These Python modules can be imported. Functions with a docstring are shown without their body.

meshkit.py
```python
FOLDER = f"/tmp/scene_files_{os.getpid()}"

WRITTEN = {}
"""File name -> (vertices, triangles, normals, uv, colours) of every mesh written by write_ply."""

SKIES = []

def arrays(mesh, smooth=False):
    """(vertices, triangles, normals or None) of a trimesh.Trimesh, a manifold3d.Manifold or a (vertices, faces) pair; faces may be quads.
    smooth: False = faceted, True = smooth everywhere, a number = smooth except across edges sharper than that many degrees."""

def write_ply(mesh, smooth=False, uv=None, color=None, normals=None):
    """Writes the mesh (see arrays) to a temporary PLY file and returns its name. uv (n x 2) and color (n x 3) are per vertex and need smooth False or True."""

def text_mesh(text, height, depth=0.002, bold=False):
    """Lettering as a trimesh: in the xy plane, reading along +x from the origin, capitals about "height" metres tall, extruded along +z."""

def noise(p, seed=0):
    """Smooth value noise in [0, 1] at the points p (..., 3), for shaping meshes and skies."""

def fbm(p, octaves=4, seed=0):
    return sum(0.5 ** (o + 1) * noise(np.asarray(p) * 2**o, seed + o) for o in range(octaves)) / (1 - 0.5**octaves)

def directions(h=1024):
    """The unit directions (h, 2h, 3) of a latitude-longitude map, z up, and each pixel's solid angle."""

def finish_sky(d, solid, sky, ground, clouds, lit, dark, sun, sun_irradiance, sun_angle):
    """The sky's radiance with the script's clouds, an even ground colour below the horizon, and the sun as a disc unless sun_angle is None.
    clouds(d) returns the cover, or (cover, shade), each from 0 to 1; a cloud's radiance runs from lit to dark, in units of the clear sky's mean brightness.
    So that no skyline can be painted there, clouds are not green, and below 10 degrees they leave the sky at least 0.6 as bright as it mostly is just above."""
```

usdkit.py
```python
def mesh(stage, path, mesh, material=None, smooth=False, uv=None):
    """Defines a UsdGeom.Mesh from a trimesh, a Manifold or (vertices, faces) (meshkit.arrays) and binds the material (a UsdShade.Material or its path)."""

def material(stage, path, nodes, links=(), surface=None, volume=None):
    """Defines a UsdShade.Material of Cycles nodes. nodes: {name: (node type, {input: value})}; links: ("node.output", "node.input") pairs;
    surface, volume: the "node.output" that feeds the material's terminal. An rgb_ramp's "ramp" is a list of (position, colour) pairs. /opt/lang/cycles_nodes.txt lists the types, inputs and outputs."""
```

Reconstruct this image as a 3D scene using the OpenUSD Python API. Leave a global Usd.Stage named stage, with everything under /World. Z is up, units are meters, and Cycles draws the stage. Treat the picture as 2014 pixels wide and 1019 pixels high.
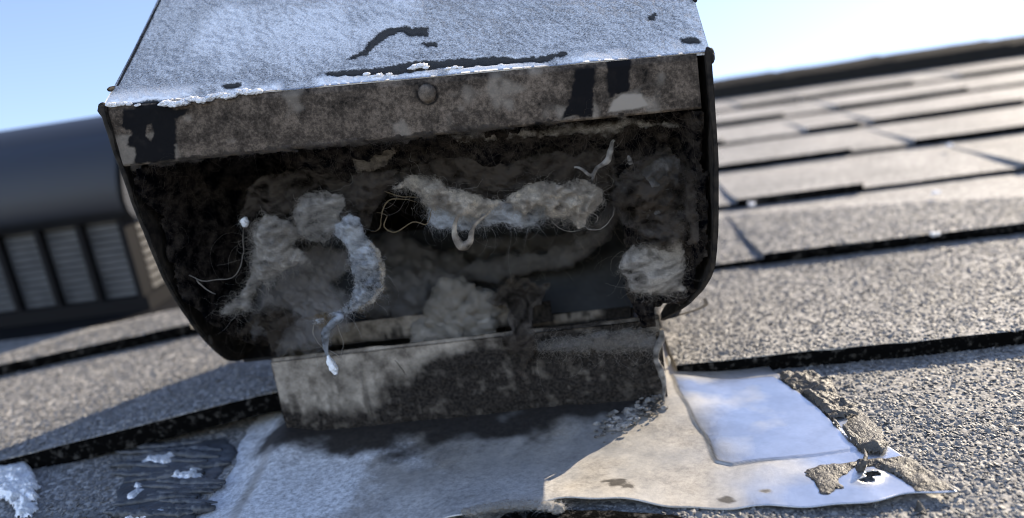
import math, random
import numpy as np, trimesh, usdkit, meshkit
from pxr import Usd, UsdGeom, UsdLux, UsdShade, Gf, Sdf, Vt

stage = Usd.Stage.CreateInMemory()
UsdGeom.SetStageUpAxis(stage, 'Z')
UsdGeom.SetStageMetersPerUnit(stage, 1.0)
UsdGeom.Xform.Define(stage, '/World')
rng = np.random.default_rng(11)
random.seed(5)
MM = 0.001
PITCH = 18.0                                   # slope of the roof, degrees
ca, sa = math.cos(math.radians(PITCH)), math.sin(math.radians(PITCH))
RX = np.array([[1, 0, 0], [0, ca, -sa], [0, sa, ca]])   # roof frame (x along the courses, y up the slope, z off the roof) to world

# ------------------------------------------------------------------ camera
F_PX, W_PX, H_PX = 1579.44, 2014.0, 1019.0
CAM = np.array([0.06187, -0.26408, 0.14963])
YAW, TILT, ROLL = -0.123716, -0.269337, -0.155777
fw = np.array([math.sin(YAW) * math.cos(TILT), math.cos(YAW) * math.cos(TILT), math.sin(TILT)])
r0 = np.array([math.cos(YAW), -math.sin(YAW), 0.0])
u0 = np.cross(r0, fw)
rt = r0 * math.cos(ROLL) + u0 * math.sin(ROLL)
up = -r0 * math.sin(ROLL) + u0 * math.cos(ROLL)
cam = UsdGeom.Camera.Define(stage, '/World/camera')
m4 = np.eye(4)
m4[0, :3], m4[1, :3], m4[2, :3], m4[3, :3] = RX @ rt, RX @ up, RX @ -fw, RX @ CAM
cam.AddTransformOp().Set(Gf.Matrix4d(m4.tolist()))
cam.CreateHorizontalApertureAttr(36.0)
cam.CreateFocalLengthAttr(36.0 * F_PX / W_PX)
cam.CreateFStopAttr(7.0)
cam.CreateFocusDistanceAttr(0.268)
cam.CreateClippingRangeAttr(Gf.Vec2f(0.02, 5000))
cam.CreateExposureAttr(1.32)

# ------------------------------------------------------------------ sky and sun
sun = RX @ np.array([0.80, 0.86, 0.52])
sun /= np.linalg.norm(sun)
SUN_EL, SUN_ROT = math.asin(sun[2]), math.atan2(sun[0], sun[1])
dome = UsdLux.DomeLight.Define(stage, '/World/sky')
dome.GetPrim().SetCustomDataByKey('kind', 'structure')
skymat = usdkit.material(stage, '/World/Looks/sky', {
    's': ('sky_texture', {'sky_type': 'single_scattering', 'sun_disc': False, 'sun_elevation': SUN_EL, 'sun_rotation': SUN_ROT, 'altitude': 0.0, 'air_density': 1.0, 'aerosol_density': 0.2, 'ozone_density': 2.2}),
    't': ('mix_color', {'blend_type': 'multiply', 'fac': 1.0, 'b': (1.09, 0.96, 0.98), 'use_clamp': False}),
    'b': ('background_shader', {'strength': 0.113})}, [('s.color', 't.a'), ('t.result', 'b.color')], surface='b.background')
UsdShade.MaterialBindingAPI.Apply(dome.GetPrim()).Bind(skymat)
sl = UsdLux.DistantLight.Define(stage, '/World/sun')
sl.CreateIntensityAttr(1.05)
sl.CreateNormalizeAttr(True)
sl.CreateAngleAttr(0.53)
sl.CreateColorAttr(Gf.Vec3f(1.0, 0.86, 0.66))
zx = sun
xx = np.cross([0, 0, 1.0], zx); xx /= np.linalg.norm(xx)
yx = np.cross(zx, xx)
m4 = np.eye(4); m4[0, :3], m4[1, :3], m4[2, :3] = xx, yx, zx
sl.AddTransformOp().Set(Gf.Matrix4d(m4.tolist()))

# ------------------------------------------------------------------ helpers
used = {}
def path_for(name, parent):
    base = (str(parent.GetPath()) if parent is not None else '/World') + '/' + name
    k = used.get(base, -1) + 1
    used[base] = k
    return base if k == 0 else '%s_%03d' % (base, k)

def tag(prim, label=None, category=None, group=None, kind=None):
    for key, val in (('label', label), ('category', category), ('group', group), ('kind', kind)):
        if val:
            prim.SetCustomDataByKey(key, val)
    return prim

BASE = {}
def place(x, base):
    b = RX @ (np.asarray(base, float) * MM)
    x.AddTranslateOp().Set(Gf.Vec3d(*map(float, b)))
    x.AddRotateXOp().Set(PITCH)

def thing(name, base, label=None, category=None, group=None, kind=None):
    """An Xform at the thing's base (roof frame, millimetres) whose children are its parts."""
    x = UsdGeom.Xform.Define(stage, path_for(name, None))
    place(x, base)
    BASE[str(x.GetPath())] = np.asarray(base, float)
    return tag(x.GetPrim(), label, category, group, kind)

def root_base(prim):
    return BASE['/'.join(str(prim.GetPath()).split('/')[:3])]

def put(name, mesh, mat, parent=None, smooth=False, attrs=None, base=None, **tags):
    """One Mesh prim from (vertices in roof-frame millimetres, faces); attrs are per-vertex floats for the material."""
    v, f = mesh if isinstance(mesh, tuple) else (np.array(mesh.vertices), np.array(mesh.faces))
    v = np.asarray(v, float)
    if mat.startswith(('lint_', 'gauze_')) and mat != 'lint_dark':
        attrs = dict(attrs or {})
        attrs.setdefault('edge', np.ones(len(v)))
        attrs.setdefault('tone', np.clip(0.5 + 1.3 * fbm(v, 2.5, 77, 5) + 0.8 * fbm(v, 7.0, 78, 3), 0, 1))
    top = parent is None
    if top and base is None:
        base = np.array([v[:, 0].mean(), v[:, 1].mean(), v[:, 2].min()])
    b = np.asarray(base, float) if top else root_base(parent)
    p = path_for(name, parent)
    g = usdkit.mesh(stage, p, ((v - b) * MM, f), MAT[mat], smooth=smooth)
    if top:
        place(g, b)
        BASE[p] = b
    for k, a in (attrs or {}).items():
        UsdGeom.PrimvarsAPI(g).CreatePrimvar(k, Sdf.ValueTypeNames.FloatArray, 'vertex').Set(Vt.FloatArray.FromNumpy(np.asarray(a, np.float32)))
    return tag(g.GetPrim(), **tags)

def curves(name, strands, widths, mat, parent, **tags):
    c = UsdGeom.BasisCurves.Define(stage, path_for(name, parent))
    b = root_base(parent)
    pts = (np.concatenate(strands) - b) * MM
    c.CreatePointsAttr(Vt.Vec3fArray.FromNumpy(pts.astype(np.float32)))
    c.CreateCurveVertexCountsAttr(Vt.IntArray([len(s) for s in strands]))
    c.CreateTypeAttr('linear')
    c.CreateWidthsAttr(Vt.FloatArray.FromNumpy((np.concatenate(widths) * MM).astype(np.float32)))
    c.SetWidthsInterpolation('vertex')
    UsdShade.MaterialBindingAPI.Apply(c.GetPrim()).Bind(MAT[mat])
    return tag(c.GetPrim(), **tags)

def ray(u, v):
    return fw + (u - W_PX / 2) / F_PX * rt - (v - H_PX / 2) / F_PX * up
def on(u, v, n, d):
    """Where the sight line of a photo pixel meets the plane n.p = d (millimetres, roof frame)."""
    n = np.asarray(n, float); q = ray(u, v); c = CAM / MM
    return c + q * ((d - n @ c) / (n @ q))
def at(u, v, y): return on(u, v, (0, 1, 0), y)
def atz(u, v, z): return on(u, v, (0, 0, 1), z)
def visible(p, margin=40):
    d = p * MM - CAM
    z = d @ fw
    z = np.where(z < 1e-3, 1e-3, z)
    u, v = W_PX / 2 + F_PX * (d @ rt) / z, H_PX / 2 - F_PX * (d @ up) / z
    return (d @ fw > 0.01) & (u > -margin) & (u < W_PX + margin) & (v > -margin) & (v < H_PX + margin)

def fbm(p, scale, seed=0, octaves=4):
    return meshkit.fbm(np.asarray(p, float) / scale + 137.0, octaves, seed) - 0.5

def inside(px, py, poly):
    """Signed distance (positive inside) from points to a polygon."""
    poly = np.asarray(poly, float); a, b = poly, np.roll(poly, -1, 0)
    best = np.full(px.shape, 1e9); odd = np.zeros(px.shape, bool)
    for (x0, y0), (x1, y1) in zip(a, b):
        ex, ey = x1 - x0, y1 - y0
        t = np.clip(((px - x0) * ex + (py - y0) * ey) / (ex * ex + ey * ey + 1e-12), 0, 1)
        best = np.minimum(best, (px - x0 - t * ex) ** 2 + (py - y0 - t * ey) ** 2)
        if y0 != y1:
            odd ^= ((y0 > py) != (y1 > py)) & (px < (x1 - x0) * (py - y0) / (y1 - y0) + x0)
    return np.where(odd, 1, -1) * np.sqrt(best)
def step(x, a, b):
    t = np.clip((x - a) / (b - a), 0, 1)
    return t * t * (3 - 2 * t)

def join(*ms):
    vs, fs, n = [], [], 0
    for v, f in ms:
        vs.append(np.asarray(v, float)); fs.append(np.asarray(f, int) + n); n += len(v)
    return np.concatenate(vs), np.concatenate(fs)
def tri(m): return np.array(m.vertices), np.array(m.faces)
def box(x0, x1, y0, y1, z0, z1):
    m = trimesh.creation.box([x1 - x0, y1 - y0, z1 - z0]); m.apply_translation([(x0 + x1) / 2, (y0 + y1) / 2, (z0 + z1) / 2])
    return tri(m)
def quads(n, m, flip=False, keep=None):
    i = np.arange(n * m).reshape(n, m)
    q = np.stack([i[:-1, :-1], i[1:, :-1], i[1:, 1:], i[:-1, 1:]], -1)
    q = q[keep] if keep is not None else q.reshape(-1, 4)
    if flip: q = q[:, ::-1]
    return np.vstack([q[:, [0, 1, 2]], q[:, [0, 2, 3]]])
def sheet(P, off):
    """A closed plate: P is an (n, m, 3) grid, off the vector(s) from it to its other face."""
    n, m, _ = P.shape
    Q = P + off
    v = np.concatenate([P.reshape(-1, 3), Q.reshape(-1, 3)]); k = n * m
    i = np.arange(k).reshape(n, m)
    rim = np.concatenate([i[:, 0], i[-1, 1:], i[-2::-1, -1], i[0, -2:0:-1]]); nx = np.roll(rim, -1)
    side = np.vstack([np.stack([rim, nx, nx + k], 1), np.stack([rim, nx + k, rim + k], 1)])
    return v, np.vstack([quads(n, m, True), quads(n, m) + k, side[:, ::-1]])
def twice(a): return np.concatenate([np.ravel(a), np.ravel(a)])
def tube(pts, radii, sides=7, wob=0.0, seed=0):
    pts = np.asarray(pts, float); n = len(pts)
    radii = np.broadcast_to(radii, n).astype(float)
    t = np.gradient(pts, axis=0); t /= np.linalg.norm(t, axis=1, keepdims=True) + 1e-9
    a = np.cross(t, [0.3, 1, 0.2]); a /= np.linalg.norm(a, axis=1, keepdims=True) + 1e-9
    b = np.cross(t, a)
    th = np.linspace(0, 2 * np.pi, sides, endpoint=False)
    ring = pts[:, None] + radii[:, None, None] * (a[:, None] * np.cos(th)[None, :, None] + b[:, None] * np.sin(th)[None, :, None])
    if wob: ring = ring + (fbm(ring, 1.6, seed)[..., None]) * (ring - pts[:, None]) * wob
    i = np.arange(n * sides).reshape(n, sides); j = np.roll(i, -1, 1)
    f = np.vstack([np.stack([i[:-1], j[:-1], j[1:]], -1).reshape(-1, 3), np.stack([i[:-1], j[1:], i[1:]], -1).reshape(-1, 3)])
    v = np.concatenate([ring.reshape(-1, 3), pts[:1], pts[-1:]])
    k = n * sides
    f = np.vstack([f, np.stack([j[0], i[0], np.full(sides, k)], 1), np.stack([i[-1], j[-1], np.full(sides, k + 1)], 1)])
    return v, f
def spline(pts, n):
    from scipy.interpolate import CubicSpline
    pts = np.asarray(pts, float); s = np.concatenate([[0], np.cumsum(np.linalg.norm(np.diff(pts, axis=0), axis=1))])
    return CubicSpline(s, pts)(np.linspace(0, s[-1], n))
def blob(c, r, amp=0.25, scale=3.0, seed=0, sub=4, squash=(1, 1, 1)):
    m = trimesh.creation.icosphere(sub, 1.0); v = np.array(m.vertices)
    d = 1 + amp * 2 * fbm(v * np.asarray(r) + np.asarray(c), scale, seed)
    return v * d[:, None] * np.asarray(r) * np.asarray(squash) + np.asarray(c), np.array(m.faces)

# ------------------------------------------------------------------ materials
MAT = {}
def mat(name, nodes, links, surface='p.BSDF'):
    MAT[name] = usdkit.material(stage, '/World/Looks/' + name, nodes, links, surface=surface)
def grained(name, lo, hi, scale, rough=0.8, metal=0.0, detail=4, bump=0.3, bscale=None, lo_at=0.35, hi_at=0.65, dist=0.001, spec=0.4, mid=None):
    ramp = [(lo_at, lo), (hi_at, hi)] if mid is None else [(lo_at, lo), ((lo_at + hi_at) / 2, mid), (hi_at, hi)]
    mat(name, {'g': ('geometry', {}), 'n': ('noise_texture', {'scale': scale, 'detail': detail, 'roughness': 0.65}), 'r': ('rgb_ramp', {'ramp': ramp}),
               'n2': ('noise_texture', {'scale': bscale or scale * 3, 'detail': 3.0, 'roughness': 0.6}), 'b': ('bump', {'strength': bump, 'distance': dist}),
               'p': ('principled_bsdf', {'roughness': rough, 'metallic': metal, 'specular_ior_level': spec})},
        [('g.position', 'n.vector'), ('g.position', 'n2.vector'), ('n.fac', 'r.fac'), ('r.color', 'p.base_color'), ('n2.fac', 'b.height'), ('b.normal', 'p.normal')])
G = lambda x, w=0.0: (x * (1 + w), x, x * (1 - w))

PALETTE = [(0.0, (0.145, 0.143, 0.139)), (0.3, (0.225, 0.22, 0.21)), (0.6, (0.30, 0.292, 0.276)), (0.85, (0.40, 0.387, 0.36)), (1.0, (0.54, 0.52, 0.48))]
mat('shingle', {'g': ('geometry', {}), 'v': ('voronoi_texture', {'scale': 640.0, 'randomness': 1.0}), 's': ('separate_color', {}), 'r': ('rgb_ramp', {'ramp': PALETTE}),
                'n': ('noise_texture', {'scale': 14.0, 'detail': 4.0}), 'nr': ('rgb_ramp', {'ramp': [(0.3, G(0.66)), (0.7, G(1.12, 0.02))]}),
                'x': ('mix_color', {'blend_type': 'multiply', 'fac': 1.0}), 'b': ('bump', {'strength': 0.6, 'distance': 0.0006, 'invert': True}), 'p': ('principled_bsdf', {'roughness': 0.75, 'specular_ior_level': 0.35})},
    [('g.position', 'v.vector'), ('g.position', 'n.vector'), ('v.color', 's.color'), ('s.r', 'r.fac'), ('n.fac', 'nr.fac'), ('r.color', 'x.a'), ('nr.color', 'x.b'), ('x.result', 'p.base_color'), ('v.distance', 'b.height'), ('b.normal', 'p.normal')])
mat('granule', {'g': ('geometry', {}), 'r': ('rgb_ramp', {'ramp': PALETTE}), 'p': ('principled_bsdf', {'roughness': 0.6, 'specular_ior_level': 0.5})},
    [('g.random_per_island', 'r.fac'), ('r.color', 'p.base_color')])
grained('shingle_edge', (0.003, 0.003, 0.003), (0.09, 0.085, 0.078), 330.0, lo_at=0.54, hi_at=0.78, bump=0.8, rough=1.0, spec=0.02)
grained('decking', G(0.02), G(0.05), 60.0)
grained('ridge', G(0.008), (0.03, 0.029, 0.027), 420.0, spec=0.03, bump=0.8, rough=0.85)
grained('ground', (0.05, 0.06, 0.03), (0.12, 0.12, 0.07), 0.6)
grained('black_steel', (0.003, 0.003, 0.0035), (0.03, 0.025, 0.02), 260.0, spec=0.15, rough=0.75, bump=0.35, bscale=500.0, detail=6)
grained('inner_steel', (0.0015, 0.002, 0.004), (0.009, 0.009, 0.010), 160.0, rough=0.85, bump=0.6, bscale=700.0)
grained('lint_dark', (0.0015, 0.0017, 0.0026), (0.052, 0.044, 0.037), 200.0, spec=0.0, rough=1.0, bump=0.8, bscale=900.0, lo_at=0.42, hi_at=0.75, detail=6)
for nm, c in (('fibre_grey', (0.36, 0.335, 0.30)), ('fibre_pale', (0.52, 0.53, 0.54)), ('fibre_dark', (0.085, 0.072, 0.06)), ('fibre_black', (0.03, 0.027, 0.024)), ('fibre_gold', (0.26, 0.205, 0.13))):
    mat(nm, {'d': ('diffuse_bsdf', {'color': c}), 't': ('translucent_bsdf', {'color': c}), 'm': ('mix_closure', {'fac': 0.3})}, [('d.BSDF', 'm.closure1'), ('t.BSDF', 'm.closure2')], surface='m.closure')
def gauze(name, c, lo=0.35, hi=0.65, scale=700.0, soft=False, streak=1.0):
    """Torn lint: a thin felt that lets the background through where it is thin (attribute edge: 0 at its rim, 1 in its middle)."""
    mat(name, {'g': ('geometry', {}), 'mp': ('mapping', {'scale': (1.0, 1.0, streak)}), 'n': ('noise_texture', {'scale': scale, 'detail': 6.0, 'roughness': 0.7}), 'n2': ('noise_texture', {'scale': scale * 2.3, 'detail': 5.0, 'roughness': 0.7}),
               'e': ('attribute', {'attribute': 'edge'}), 'a': ('math', {'math_type': 'multiply_add', 'value2': 0.62, 'value3': 0.0}), 's': ('math', {'math_type': 'add'}),
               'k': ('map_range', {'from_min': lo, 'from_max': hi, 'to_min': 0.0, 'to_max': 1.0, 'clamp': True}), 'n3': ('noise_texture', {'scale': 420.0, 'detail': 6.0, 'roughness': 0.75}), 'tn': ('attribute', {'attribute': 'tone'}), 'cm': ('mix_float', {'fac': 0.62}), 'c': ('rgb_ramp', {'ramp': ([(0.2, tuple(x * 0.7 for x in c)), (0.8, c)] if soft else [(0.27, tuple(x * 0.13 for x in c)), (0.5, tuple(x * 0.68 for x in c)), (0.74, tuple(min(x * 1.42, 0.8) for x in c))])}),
               'd': ('diffuse_bsdf', {}), 't': ('translucent_bsdf', {}), 'm': ('mix_closure', {'fac': 0.15}), 'x': ('transparent_bsdf', {'color': (1, 1, 1)}), 'o': ('mix_closure', {}),
               'b': ('bump', {'strength': 0.25 if soft else 0.9, 'distance': 0.0012})},
        [('g.position', 'mp.vector'), ('mp.vector', 'n.vector'), ('g.position', 'n2.vector'), ('e.fac', 'a.value1'), ('n.fac', 's.value1'), ('a.value', 's.value2'), ('s.value', 'k.value'), ('g.position', 'n3.vector'), ('n3.fac', 'cm.a'), ('tn.fac', 'cm.b'), ('cm.result', 'c.fac'), ('c.color', 'd.color'), ('c.color', 't.color'),
         ('n2.fac', 'b.height'), ('b.normal', 'd.normal'), ('d.BSDF', 'm.closure1'), ('t.BSDF', 'm.closure2'), ('k.result', 'o.fac'), ('x.BSDF', 'o.closure1'), ('m.closure', 'o.closure2')], surface='o.closure')
gauze('lint_grey', (0.46, 0.437, 0.405), 0.52, 0.80)
gauze('lint_pale', (0.48, 0.515, 0.56), 0.52, 0.80)
gauze('lint_tan', (0.58, 0.51, 0.43), 0.52, 0.80)
gauze('lint_brown', (0.17, 0.145, 0.118), 0.52, 0.80)
gauze('lint_cloud', (0.205, 0.2, 0.2), 0.45, 0.85, 260.0, True)
gauze('lint_mound', (0.38, 0.355, 0.32), 0.45, 0.85, 260.0, True)
gauze('gauze_grey', (0.44, 0.415, 0.38), 0.60, 1.08, 420.0)
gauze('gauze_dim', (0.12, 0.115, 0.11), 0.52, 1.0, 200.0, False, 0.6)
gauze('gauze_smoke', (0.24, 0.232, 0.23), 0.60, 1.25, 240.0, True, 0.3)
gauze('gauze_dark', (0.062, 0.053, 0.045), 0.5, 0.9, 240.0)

# painted top under hoar frost; attribute bare: 1 where the frost has gone, thick: 1 where it is thickest
mat('frosted_top', {'g': ('geometry', {}), 'n': ('noise_texture', {'scale': 1500.0, 'detail': 3.0, 'roughness': 0.8}), 'n2': ('noise_texture', {'scale': 75.0, 'detail': 6.0, 'roughness': 0.65}), 'bare': ('attribute', {'attribute': 'bare'}),
                    'th': ('attribute', {'attribute': 'thick'}), 'a': ('math', {'math_type': 'multiply_add', 'value2': 0.24, 'value3': 0.02}), 's': ('math', {'math_type': 'add'}), 's2': ('math', {'math_type': 'multiply_add', 'value2': 0.35}),
                    'k': ('map_range', {'from_min': 0.36, 'from_max': 0.92, 'to_min': 0.0, 'to_max': 1.0, 'clamp': True}), 'sub': ('math', {'math_type': 'subtract', 'use_clamp': True}),
                    'c': ('rgb_ramp', {'ramp': [(0.0, (0.035, 0.034, 0.032)), (0.25, (0.17, 0.17, 0.17)), (0.55, (0.45, 0.45, 0.45)), (1.0, (0.78, 0.785, 0.79))]}),
                    'b': ('bump', {'strength': 0.7, 'distance': 0.0005}), 'p': ('principled_bsdf', {'roughness': 0.7, 'specular_ior_level': 0.12})},
    [('g.position', 'n.vector'), ('g.position', 'n2.vector'), ('n2.fac', 'a.value1'), ('n.fac', 's.value1'), ('a.value', 's.value2'), ('th.fac', 's2.value1'), ('s.value', 's2.value3'), ('s2.value', 'k.value'), ('k.result', 'sub.value1'), ('bare.fac', 'sub.value2'),
     ('sub.value', 'c.fac'), ('c.color', 'p.base_color'), ('n.fac', 'b.height'), ('b.normal', 'p.normal')])
# dusty lip; attribute bare: dark bare paint and the rivet's painted shadow ring, pale: pale deposit
mat('dusty_lip', {'g': ('geometry', {}), 'n': ('noise_texture', {'scale': 800.0, 'detail': 6.0, 'roughness': 0.8}), 'n2': ('noise_texture', {'scale': 130.0, 'detail': 5.0, 'roughness': 0.7}), 'x': ('mix_float', {'fac': 0.5}), 'c': ('rgb_ramp', {'ramp': [(0.37, (0.008, 0.0066, 0.0056)), (0.49, (0.055, 0.044, 0.035)), (0.62, (0.165, 0.132, 0.105))]}),
                  'bare': ('attribute', {'attribute': 'bare'}), 'pale': ('attribute', {'attribute': 'pale'}), 'y': ('mix_color', {'b': (0.25, 0.222, 0.19)}), 'z': ('mix_color', {'b': (0.004, 0.004, 0.005)}),
                  'b': ('bump', {'strength': 0.5, 'distance': 0.0006}), 'p': ('principled_bsdf', {'roughness': 0.8, 'specular_ior_level': 0.1})},
    [('g.position', 'n.vector'), ('g.position', 'n2.vector'), ('n.fac', 'x.a'), ('n2.fac', 'x.b'), ('x.result', 'c.fac'), ('c.color', 'y.a'), ('pale.fac', 'y.fac'), ('y.result', 'z.a'), ('bare.fac', 'z.fac'), ('z.result', 'p.base_color'), ('n.fac', 'b.height'), ('b.normal', 'p.normal')])
# throat of galvanised sheet with soot; attribute soot
mat('throat', {'g': ('geometry', {}), 'n': ('noise_texture', {'scale': 120.0, 'detail': 6.0, 'roughness': 0.7}), 'c': ('rgb_ramp', {'ramp': [(0.35, (0.10, 0.086, 0.072)), (0.62, (0.33, 0.295, 0.25))]}), 'n2': ('noise_texture', {'scale': 900.0, 'detail': 4.0}),
               'd': ('rgb_ramp', {'ramp': [(0.35, (0.006, 0.0055, 0.005)), (0.7, (0.034, 0.029, 0.025))]}), 'so': ('attribute', {'attribute': 'soot'}), 'x': ('mix_color', {}),
               'b': ('bump', {'strength': 0.6, 'distance': 0.0008}), 'p': ('principled_bsdf', {'roughness': 0.8, 'specular_ior_level': 0.12})},
    [('g.position', 'n.vector'), ('g.position', 'n2.vector'), ('n.fac', 'c.fac'), ('n2.fac', 'd.fac'), ('c.color', 'x.a'), ('d.color', 'x.b'), ('so.fac', 'x.fac'), ('x.result', 'p.base_color'), ('n2.fac', 'b.height'), ('b.normal', 'p.normal')])
# flashing: bare metal, dust film, frost and soot by attribute
mat('flashing', {'g': ('geometry', {}), 'n': ('noise_texture', {'scale': 90.0, 'detail': 6.0, 'roughness': 0.7}), 'nf': ('noise_texture', {'scale': 520.0, 'detail': 7.0, 'roughness': 0.78}),
                 'dust': ('attribute', {'attribute': 'dust'}), 'fr': ('attribute', {'attribute': 'frost'}), 'so': ('attribute', {'attribute': 'soot'}),
                 'cm': ('rgb_ramp', {'ramp': [(0.3, (0.52, 0.535, 0.55)), (0.7, (0.70, 0.715, 0.73))]}), 'cd': ('rgb_ramp', {'ramp': [(0.36, (0.12, 0.106, 0.088)), (0.5, (0.29, 0.26, 0.215)), (0.64, (0.44, 0.40, 0.335))]}), 'cf': ('rgb_ramp', {'ramp': [(0.34, (0.30, 0.305, 0.31)), (0.60, (0.84, 0.85, 0.86))]}), 'cs': ('rgb_ramp', {'ramp': [(0.35, (0.008, 0.007, 0.006)), (0.7, (0.045, 0.039, 0.034))]}),
                 'mf': ('mix_float', {'fac': 0.55}), 'x1': ('mix_color', {}), 'x2': ('mix_color', {}), 'x3': ('mix_color', {}),
                 'me': ('math', {'math_type': 'maximum'}), 'me2': ('math', {'math_type': 'maximum'}), 'mi': ('math', {'math_type': 'subtract', 'value1': 1.0, 'use_clamp': True}), 'ro': ('map_range', {'from_min': 0.0, 'from_max': 1.0, 'to_min': 0.22, 'to_max': 0.66, 'clamp': True}),
                 'b': ('bump', {'strength': 0.22, 'distance': 0.0005}), 'p': ('principled_bsdf', {})},
    [('g.position', 'n.vector'), ('g.position', 'nf.vector'), ('n.fac', 'cm.fac'), ('mf.result', 'cd.fac'), ('n.fac', 'mf.a'), ('nf.fac', 'mf.b'), ('nf.fac', 'cf.fac'), ('nf.fac', 'cs.fac'), ('cm.color', 'x1.a'), ('cd.color', 'x1.b'), ('dust.fac', 'x1.fac'),
     ('x1.result', 'x2.a'), ('cf.color', 'x2.b'), ('fr.fac', 'x2.fac'), ('x2.result', 'x3.a'), ('cs.color', 'x3.b'), ('so.fac', 'x3.fac'), ('x3.result', 'p.base_color'),
     ('dust.fac', 'me.value1'), ('fr.fac', 'me.value2'), ('me.value', 'me2.value1'), ('so.fac', 'me2.value2'), ('me2.value', 'mi.value2'), ('mi.value', 'p.metallic'), ('me2.value', 'ro.value'), ('ro.result', 'p.roughness'), ('nf.fac', 'b.height'), ('b.normal', 'p.normal')])
grained('cement', (0.02, 0.018, 0.0155), (0.085, 0.077, 0.066), 260.0, rough=0.5, bump=0.9, bscale=900.0, spec=0.5, lo_at=0.3, hi_at=0.7)
grained('fresh_cement', (0.018, 0.020, 0.023), (0.075, 0.08, 0.088), 120.0, rough=0.45, bump=0.5, bscale=600.0, spec=0.5)
mat('snow', {'g': ('geometry', {}), 'n': ('noise_texture', {'scale': 900.0, 'detail': 5.0}), 'b': ('bump', {'strength': 1.0, 'distance': 0.001}), 'p': ('principled_bsdf', {'base_color': (0.66, 0.68, 0.71), 'roughness': 0.6, 'subsurface_weight': 0.3, 'subsurface_radius': (0.004, 0.004, 0.005), 'subsurface_scale': 1.0})},
    [('g.position', 'n.vector'), ('n.fac', 'b.height'), ('b.normal', 'p.normal')])
mat('vent_plastic', {'p': ('principled_bsdf', {'base_color': (0.010, 0.012, 0.017), 'roughness': 0.5, 'specular_ior_level': 0.5})}, [])  # black plastic with a little blue put in for the reflected sky
mat('vent_black', {'p': ('principled_bsdf', {'base_color': (0.006, 0.006, 0.007), 'roughness': 0.8, 'specular_ior_level': 0.15})}, [])
grained('vent_fin', (0.05, 0.054, 0.06), (0.085, 0.09, 0.097), 60.0, rough=0.5, bump=0.1)
grained('sunlit_end_fin', (0.07, 0.069, 0.067), (0.11, 0.108, 0.105), 60.0, rough=0.5, bump=0.1)  # lighter, warmer copy of the fin colour: sunlight on the end face painted in
grained('damper', (0.018, 0.02, 0.023), (0.035, 0.038, 0.042), 80.0, rough=0.5, metal=0.3)
grained('rim_metal', (0.07, 0.062, 0.053), (0.24, 0.215, 0.185), 130.0, rough=0.55, metal=0.15, detail=6)
mat('debris', {'p': ('principled_bsdf', {'base_color': (0.62, 0.55, 0.42), 'roughness': 0.6})}, [])

# ------------------------------------------------------------------ ground and roof
g = UsdGeom.Mesh.Define(stage, '/World/ground')
usdkit.mesh(stage, '/World/ground', (np.array([[-400, -400, -3.6], [400, -400, -3.6], [400, 400, -3.6], [-400, 400, -3.6]], float), np.array([[0, 1, 2, 3]])), MAT['ground'])
tag(stage.GetPrimAtPath('/World/ground'), kind='structure')
roof = thing('roof', (0, 0, 0), kind='structure')
RIDGE = 1150.0
put('decking', box(-2600, 2600, -1500, RIDGE, -40, -8), 'decking', roof)
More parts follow.
